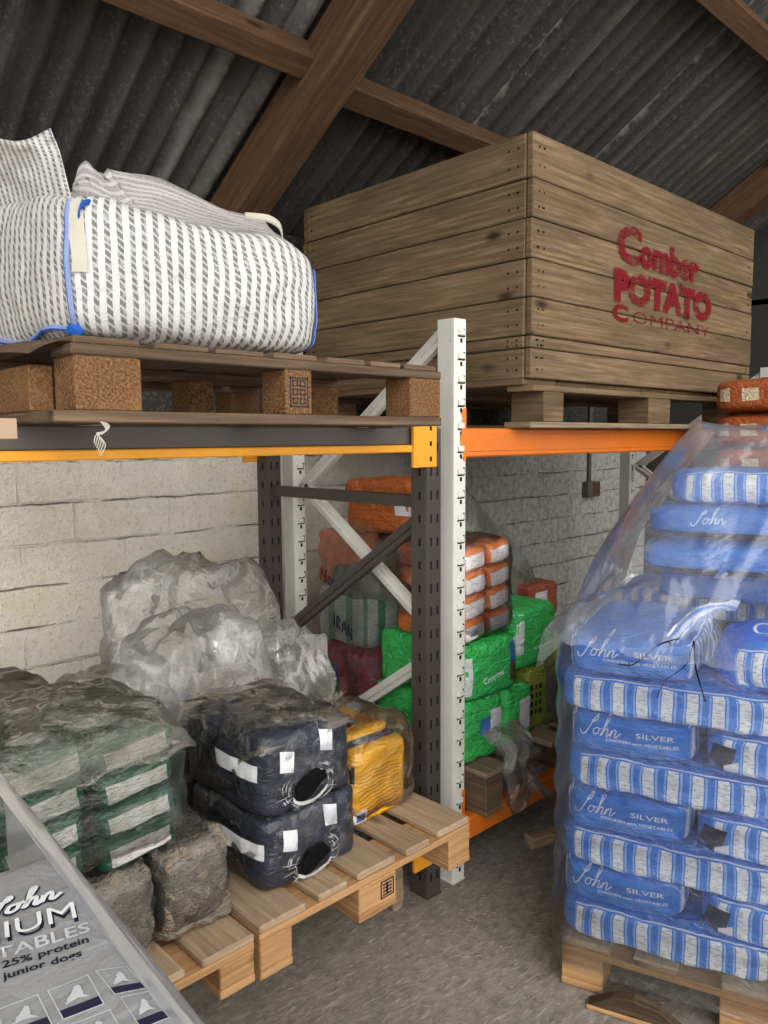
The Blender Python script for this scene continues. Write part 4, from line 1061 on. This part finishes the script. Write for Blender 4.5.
# dark folded bag ends tucked between neighbours, with a pale crushed corner
# top of the pile: a brighter bag outside the film, and a tier set back
Bb = bag('blue_bag', .56, .33, .16, {None: M['blue_bright'], 'front': M['blue_stripe']}, None, seed=15, n=18, e=3.6, wr=.012, cr=.006)
bm = bmesh.new(); ribbon(bm, [(-.165 + .022 * math.cos(a), -.02 + .03 * math.sin(a)) for a in [i * math.pi / 8 for i in range(17)]], .008); decal('script_lettering', bm, Bb, 'top', M['white_ink'], .002)
decal('title_lettering', text2d('John', w=.2, cx=.04, cy=-.03, bold=.03, shear=.3), Bb, 'top', M['white_ink'], .002)
o = Bb[0]; o.location = pw(.665, .185, ZL + 7 * LH); o.rotation_euler = (R(2), R(-2), RZ + R(2)); tag(o, 'bright blue bag poking out of the film on top of the pile front', 'feed bag', GB)
tier = [(.45, .80, ZT, 'dark shadowed blue bag at the foot of the set back top tier'),
        (.42, .60, ZT + LH, 'blue bag with folded end, second in the set back top tier'),
        (.435, .62, ZT + 2 * LH, 'blue bag with pale script lettering, third in the set back top tier'),
        (.50, .66, ZT + 3 * LH, 'blue bag with striped side on top of the set back tier')]
for i, (x, y, z, lb) in enumerate(tier):
    if i == 3: o = put(LONG[0], x, y, z, R(1), lb)
    else:
        B = bag('blue_bag', .60, .36, .112, M['blue'], None, seed=60 + i, n=16, e=4.2 if i else 6, wr=.009, cr=.006)
        o = B[0]; o.location = pw(x, y, z); o.rotation_euler = (0, 0, RZ + R((-1, 2, -1)[i])); tag(o, lb, 'feed bag', GB)
        if i == 2:
            bm = bmesh.new(); script2d(bm, -.16, .0, .042, .004); decal('script_lettering', bm, B, 'front', M['pale_blue_ink'], .002)
        if i >= 1:
            bm = bmesh.new(); rect2d(bm, -.26, .26, -.046, -.024, 20); decal('dark_band', bm, B, 'front', M['navy_ink'], .003)
put(LONGB, .55, 1.0, ZT + LH, math.pi, 'blue bag at the back of the top tier, second up')
put(LONGB, .55, 1.0, ZT + 2 * LH, math.pi, 'blue bag at the back of the top tier, third up')
# striped crumpled bag end sticking up between the front bags
def tongue(u, v):
    x = .285 + .11 * v + .035 * (u - .5) + .02 * v * v; y = .02 + .15 * v
    return Vector((x, y + .05 * (u - .5), ZT + .012 + .075 * math.sin(v * 1.9) + .014 * math.cos(u * 6) + .008 * fbm(Vector((u * 3, v * 5, 1)))))
ts = sheet('bag_end', tongue, 10, 24, m_stripes('blue_end_stripe', BLUE, (.74, .78, .82), .3, .5, -1, 2, thin=(.32, .48, .82)))
ts.matrix_world = PM.copy()
tag(ts, 'crumpled striped blue bag end flap sticking up on the pile top', 'bag flap')
m_ = ts.modifiers.new('thickness', 'SOLIDIFY'); m_.thickness = .004
def cord(name, pts, r, label):
    bm = bmesh.new(); tube(bm, [pw(*p) for p in spline(pts, 6)], r, 5)
    tag(obj(name, bm, M['black'], None, True), label, 'string', 'dark strings on the blue pile')
cord('string', [(.335, .0, ZT + .02), (.345, -.024, ZT - .05), (.37, -.026, ZT - .13)], .0022, 'black string hanging straight down the blue pile front')
cord('string', [(.30, .0, ZT + .022), (.25, -.02, ZT + .003), (.19, -.024, ZT - .055), (.15, -.024, ZT - .06)], .0016, 'dark string looping left across the blue pile front')
cord('string', [(.335, .0, ZT + .021), (.32, -.022, ZT - .04), (.27, -.024, ZT - .09), (.25, -.024, ZT - .14)], .0013, 'thin dark string trailing down left of the black one')
# stretch film round the pile
def wrap(u, v):
    a, b, r = 1.0 + .06, 1.2 + .05, .07
    per = 2 * (a + b); s = u * per; x0, y0 = -.036, -.024
    if s < a: x, y, nx, ny = x0 + s, y0, 0, -1
    elif s < a + b: x, y, nx, ny = x0 + a, y0 + s - a, 1, 0
    elif s < 2 * a + b: x, y, nx, ny = x0 + a - (s - a - b), y0 + b, 0, 1
    else: x, y, nx, ny = x0, y0 + b - (s - 2 * a - b), -1, 0
    dx = min(x - x0, x0 + a - x); dy = min(y - y0, y0 + b - y)
    k = 0
    if dx < r and dy < r:   # round the corner
        cx = x0 + r if x < x0 + a / 2 else x0 + a - r; cy = y0 + r if y < y0 + b / 2 else y0 + b - r
        v_ = Vector((x - cx, y - cy)); v_ = v_.normalized() * r; x, y = cx + v_.x, cy + v_.y
    z = .07 + v * (ZT - .02 - .07)
    w_ = .004 * math.sin((z - ZL) / LH * 2 * math.pi + 1.2) + .004 * fbm(Vector((u * 20, v * 6, 1)))
    return Vector((x + nx * w_, y + ny * w_, z))
wf = sheet('stretch_film', wrap, 160, 60, M['film_wrap'])
wf.matrix_world = PM.copy(); tag(wf, 'glossy clear stretch film wrapped round the blue pile', 'plastic film')
def hood(u, v):
    s = -.075 + 1.13 * u; n_ = -.045 + 1.24 * v
    ks = max(0, min(1, (s + .07) / .36)); kn = sst(.0, .40, n_)
    z = ZT + .035 + .55 * ks ** .85 * kn
    P = Vector((s * 2.6, n_ * 2.6, 4))
    z += .022 * fbm(P) + .05 * (crease(P * 1.1) - .55) * (1 - .6 * ks * kn)
    z += .055 * math.exp(-((n_ - .06) / .07) ** 2) * (.5 + .9 * fbm(Vector((s * 5, 3, 1)))) 
    for (sa, na, sb, nb, am, wd) in ((.06, .16, .75, .46, .030, .020), (.02, .10, .40, .10, .030, .016), (.30, .02, .52, .22, .035, .015), (.75, .02, .50, .22, .03, .015)):
        L2 = (sb - sa) ** 2 + (nb - na) ** 2; t_ = min(1, max(0, ((s - sa) * (sb - sa) + (n_ - na) * (nb - na)) / L2))
        dd = math.hypot(s - sa - t_ * (sb - sa), n_ - na - t_ * (nb - na)); z += am * math.exp(-(dd / wd) ** 2) * (.5 + t_)
    if n_ < 0: z -= (.05 + .05 * fbm(Vector((s * 4, 1, 2)))) * (-n_ / .045)
    if s < 0: z -= .10 * (-s / .075) * (1 - .3 * math.sin(n_ * 9))
    return Vector((s, n_, max(z, ZT - .09)))
hf = sheet('film_hood', hood, 130, 120, M['film_hood'])
hf.matrix_world = PM.copy(); tag(hf, 'loose clear plastic hood draped over the top of the blue pile', 'plastic film')
# ---------------------------------------------------------------- orange stack beyond the blue pile
po, ZO = pallet('wooden pallet under the orange bag stack behind the blue pile', (3.58, .82, 0), .8, 1.0, [(0, .14), (.33, .47), (.66, .8)], dm='grey_pallet', sm='old_pallet')
OST = m_stripes('orange_bag_panels', (.40, .10, .028), (.66, .58, .40), .13, .55, -.03, .03, lines=90., wr=.5, textdark=(.4, .25, .15))
OB = bag('orange_bag', .78, .64, .155, {None: M['orange_dark'], 'left': OST, 'front': OST}, None, seed=70, n=14, e=6.5, wr=.006, cr=.006)[0]
for k in range(11):
    o = OB if k == 0 else dup(OB)
    o.location = (3.96 + (.02 if k % 2 else 0), 1.26, ZO + k * .156); o.rotation_euler = (0, 0, (k % 3 - 1) * .03)
    tag(o, 'orange bag in the stack behind the blue pile, below its top bag' if k < 10 else 'topmost orange bag rising above the blue pile film beside the crate', 'feed bag', 'orange bags behind the blue pile')

# ---------------------------------------------------------------- grey bags in the foreground
GX = .405; ZG = 1.0
pg, ZQ = pallet('pallet under the grey bag stack in front', (-.64, .30, 0), 1.0, 1.18, [(0, .14), (.2, .32), (.43, .57), (.68, .8), (.86, 1.0)], dm='grey_pallet', sm='old_pallet')
GH = (.965 - ZQ) / 6
GG = 'grey bags stacked in front'
gw, gd = .50, .80
gp = bag('grey_bag', gw, gd, GH, M['silver_bag'], None, seed=80, n=16, e=5, wr=.008, cr=.004)[0]
for k in range(5):
    for c in range(2):
        o = gp if (k == 0 and c == 0) else dup(gp)
        o.location = (.118 - c * (gw + .015), .79 + c * .035, ZQ + k * GH); o.rotation_euler = (0, 0, R(-4) + .01 * (k % 2))
        tag(o, 'grey bag in the stack under the lettered grey bag', 'feed bag', GG)
GB_ = bag('grey_bag', gw + .036, gd + .05, GH, M['silver_bag'], None, seed=84, n=34, e=16, wr=.003, cr=.002)
go = GB_[0]
gb2 = bag('grey_bag', .72, .30, GH, M['silver_bag'], None, seed=88, n=16, e=5, wr=.008, cr=.004)[0]
for k in range(6):
    o = gb2 if k == 0 else dup(gb2)
    o.location = (-.01, 1.372, ZQ + k * GH); tag(o, 'grey bag in the row behind the lettered grey bag, ' + ORD[k] + ' layer', 'feed bag', GG)
tag(go, 'grey bag lying on top with white and dark lettering and picture squares', 'feed bag', GG)
o = dup(gp, (.125 - gw - .015, .828, ZQ + 5 * GH), (0, 0, R(-4))); tag(o, 'plain grey bag on top of the stack beyond the lettered one', 'feed bag', GG)
GA = R(-4)
go.location = (.146, .793, ZQ + 5 * GH); go.rotation_euler = (0, 0, GA)
GI = (Matrix.Translation(go.location) @ Matrix.Rotation(GA, 4, 'Z')).inverted()
ZGT = ZQ + 6 * GH
def gl(px, py):
    p = GI @ AT(px, py, Z=ZGT); return p.x, p.y
def gtext(s, pr, base, hpx, mat, name, bold=0., shear=0., off=.0016):
    """text whose right end sits at pixel pr on the bag's top; size from photo measures"""
    x1, y1 = gl(*pr); xa, ya = gl(*base); ang = math.atan2(y1 - ya, x1 - xa)
    hx, hy = gl(pr[0] - hpx[0], pr[1] - hpx[1]); hh = math.hypot(hx - x1, hy - y1)
    bm = text2d(s, h=hh, bold=bold, shear=shear, L=.02)
    mx = max(v.co.x for v in bm.verts); mn = min(v.co.y for v in bm.verts)
    c, s_ = math.cos(ang), math.sin(ang)
    for v in bm.verts:
        X, Y = v.co.x - mx, v.co.y - mn
        v.co = (x1 + X * c - Y * s_, y1 + X * s_ + Y * c, 0)
    return decal(name, bm, GB_, 'top', M[mat], off)
gtext('TITANIUM', (79, 922), (3, 943), (9, 13), 'dark_ink', 'title_shadow')
gtext('TITANIUM', (77, 919.5), (1, 940.5), (9, 13), 'white_ink', 'title_lettering', off=.0032)
gtext('with VEGETABLES', (91, 932.5), (-2, 960), (6.5, 9), 'light_grey_ink', 'title_lettering', .012)
gtext('with 25% protein', (90, 945), (0, 972), (5.5, 7.5), 'dark_ink', 'small_print', .02)
gtext('for puppies & junior dogs', (83, 958), (-3, 985), (5.5, 7.5), 'dark_ink', 'small_print', .02)
# script name: dark outline under white stroke
def gscript(w, mat, off, name):
    x1, y1 = gl(62, 895); xa, ya = gl(-6, 915); ang = math.atan2(y1 - ya, x1 - xa); sc = math.hypot(x1 - xa, y1 - ya) / 2.0
    bm = bmesh.new(); script2d(bm, 0, 0, sc, w)
    c, s_ = math.cos(ang), math.sin(ang)
    for v in bm.verts:
        X, Y = v.co.x - 2.5 * sc, v.co.y - .25 * sc
        v.co = (x1 + X * c - Y * s_, y1 + X * s_ + Y * c, v.co.z)
    return decal(name, bm, GB_, 'top', M[mat], off)
gscript(.0105, 'navy_ink', .0014, 'script_outline'); gscript(.0062, 'white_ink', .0030, 'script_lettering')
# picture squares
def picture(cor, seed):
    """cor: four pixels, clockwise from the top left"""
    C = [Vector((*gl(*p), 0)) for p in cor]
    def q(u, v): return C[0].lerp(C[1], u).lerp(C[3].lerp(C[2], u), v)
    def quad(bm, u0, u1, v0, v1, n=4):
        V = [[bm.verts.new(q(u0 + (u1 - u0) * i / n, v0 + (v1 - v0) * j / n)) for j in range(n + 1)] for i in range(n + 1)]
        for i in range(n):
            for j in range(n): bm.faces.new((V[i][j], V[i][j + 1], V[i + 1][j + 1], V[i + 1][j]))
    bm = bmesh.new(); quad(bm, .03, .97, .72, .97); decal('picture_caption_band', bm, GB_, 'top', M['navy_ink'], .0014)
    bm = bmesh.new()
    for a in ((0, 1, 0, .035), (0, .03, 0, 1), (.97, 1, 0, 1), (0, 1, .965, 1)): quad(bm, *a)
    decal('picture_border', bm, GB_, 'top', M['light_grey_ink'], .0016)
    r = random.Random(seed); bm = bmesh.new()
    sp = spline([(.2, .62), (.35, .45), (.5, .3), (.62, .2), (.7, .28), (.68, .5), (.8, .62)], 5)
    c0 = bm.verts.new(q(.52, .56)); V = [bm.verts.new(q(p[0], p[1])) for p in [(x + r.uniform(-.02, .02), y + r.uniform(-.02, .02)) for x, y in sp]]
    for a_, b_ in zip(V, V[1:]): bm.faces.new((c0, b_, a_))
    decal('picture_shape', bm, GB_, 'top', M['light_grey_ink'], .0014)
picture([(47, 991), (88, 976), (105, 1006), (63, 1021)], 1)
picture([(95, 972), (127, 967), (147, 989), (115, 997)], 2)
picture([(120, 999), (148, 992), (173, 1020), (142, 1032)], 3)
picture([(-5, 1010), (38, 994), (53, 1026), (8, 1042)], 4)
picture([(68, 1026), (110, 1011), (127, 1040), (85, 1055)], 5)
# thick clear cover over the grey stack: rises at the back and along the open side
XE0 = AT(0, 770, Z=.988); XE1 = AT(205, 1024, Z=.988)
def cover(u, v):
    y = -.02 + 1.55 * v
    xe = XE1.x + (XE0.x - XE1.x) * (y - XE1.y) / (XE0.y - XE1.y)
    prof = ((.010, .80), (.008, .90), (.004, .972), (.001, .985), (-.003, .988), (-.007, .985), (-.011, .978), (-.014, .972), (-.016, .966))
    f = u * (len(prof) - 1); i = min(int(f), len(prof) - 2); t_ = f - i
    dx = prof[i][0] * (1 - t_) + prof[i + 1][0] * t_; z = prof[i][1] * (1 - t_) + prof[i + 1][1] * t_
    return Vector((xe + dx + .002 * fbm(Vector((u * 3, y * 5, 3))), y, z + .003 * fbm(Vector((u * 4, y * 4, 3)))))
cs = sheet('clear_cover', cover, 32, 60, M['film_sleeve'])
tag(cs, 'thick clear plastic cover along the edge of the grey bag stack in front', 'plastic film')

# ---------------------------------------------------------------- small things
t = thing('junction_box', 'small brown electric box with conduit on the back wall under the orange beam', 'electric box', (5.29, YW, 1.2))
bm = bmesh.new(); bx(bm, -.085, .085, -.06, 0, -.06, .06, bev=.006); obj('box_body', bm, M['box_grey'], t)
bm = bmesh.new(); bx(bm, -.02, .075, -.064, -.058, -.05, .05, bev=.003); obj('cover_plate', bm, M['beam_wood'], t)
bm = bmesh.new(); tube(bm, [(-.01, -.02, .058), (-.01, -.02, 1.2)], .014, 10); obj('conduit', bm, M['box_grey'], t)
def chunk(name, label, loc, w, d, h, rz, seed, mats, rx=0., cat='wood scrap'):
    bm = bmesh.new(); bx(bm, -w / 2, w / 2, -d / 2, d / 2, 0, h, 'x', .004)
    bmesh.ops.subdivide_edges(bm, edges=bm.edges[:], cuts=3, use_grid_fill=True)
    for v in bm.verts:
        v.co += Vector((noise.noise(v.co * 22 + Vector((seed, 0, 0))), noise.noise(v.co * 22 + Vector((0, seed, 0))), noise.noise(v.co * 25 + Vector((0, 0, seed))))) * .006
        v.co.z = max(0, v.co.z)
    o = obj(name, bm, mats); o.location = loc; o.rotation_euler = (rx, 0, rz); return tag(o, label, cat)
chunk('wood_chunk', 'broken block of wood lying on the floor between the racking and blue pile', (2.50, 1.70, 0), .16, .055, .045, R(-18), 1, M['new_deck'])
o = chunk('bark_offcut', 'half round bark edged wood offcut in front of the blue pile pallet', tuple(pw(.22, -.045, 0)), .26, .035, .06, RZ + .02, 2, M['bark'])
for v in o.data.vertices:
    k = abs(v.co.x) / .13; v.co.z *= max(.12, 1 - k ** 2.2)
ed = box('split_edge', (-.13, .13, -.026, -.018, 0, .012), M['new_pallet'], o, 'x')
chunk('wood_sliver', 'grey timber strip standing on edge behind the pallet beside the dark post foot', (1.775, 1.80, 0), .045, .02, .172, 0, 5, M['grey_pallet'])
bm = bmesh.new()
for st_ in range(6):
    q = st_ * .0016; tube(bm, spline([(0, -.004, .002), (.006 + q, -.005 - q, -.006), (.010 - q, -.004, -.014 - q), (-.002 - q, -.005, -.020), (-.012 + 2 * q, -.004 - q, -.026 - 2 * q), (-.015 + 1.5 * q, -.004, -.040 - 3 * q)], 4), .0011, 5)
o = obj('frayed_twine', bm, M['strap']); o.location = (.672, 1.512, 1.633); tag(o, 'pale frayed twine end hanging in front of the dark beam face', 'twine')
o = box('card_scrap', (-.03, .010, 0, .004, -.034, .004), M['cardboard']); o.location = (.505, 1.512, 1.636); tag(o, 'brown cardboard scrap hanging at the left end of the sack pallet', 'cardboard')
# straw and grit trodden into the floor
bm = bmesh.new(); r = random.Random(11)
for k in range(650):
    x, y = r.uniform(.6, 3.4), r.uniform(.7, 2.0)
    if k > 500: x, y = r.gauss(2.05, .25), r.gauss(1.6, .16)
    a = r.uniform(0, math.pi); L = r.uniform(.004, .022) * (1.3 if k > 500 else 1); w_ = r.uniform(.0004, .0009)
    bx(bm, -L / 2, L / 2, -w_, w_, 0, .002, bev=0, M4=Matrix.Translation((x, y, .0005)) @ Matrix.Rotation(a, 4, 'Z') @ Matrix.Rotation(r.uniform(-.08, .08), 4, 'Y'), rnd=False)
tag(obj('straw_litter', bm, M['straw']), 'bits of straw and grit trodden on the concrete floor', 'straw', None, 'stuff')
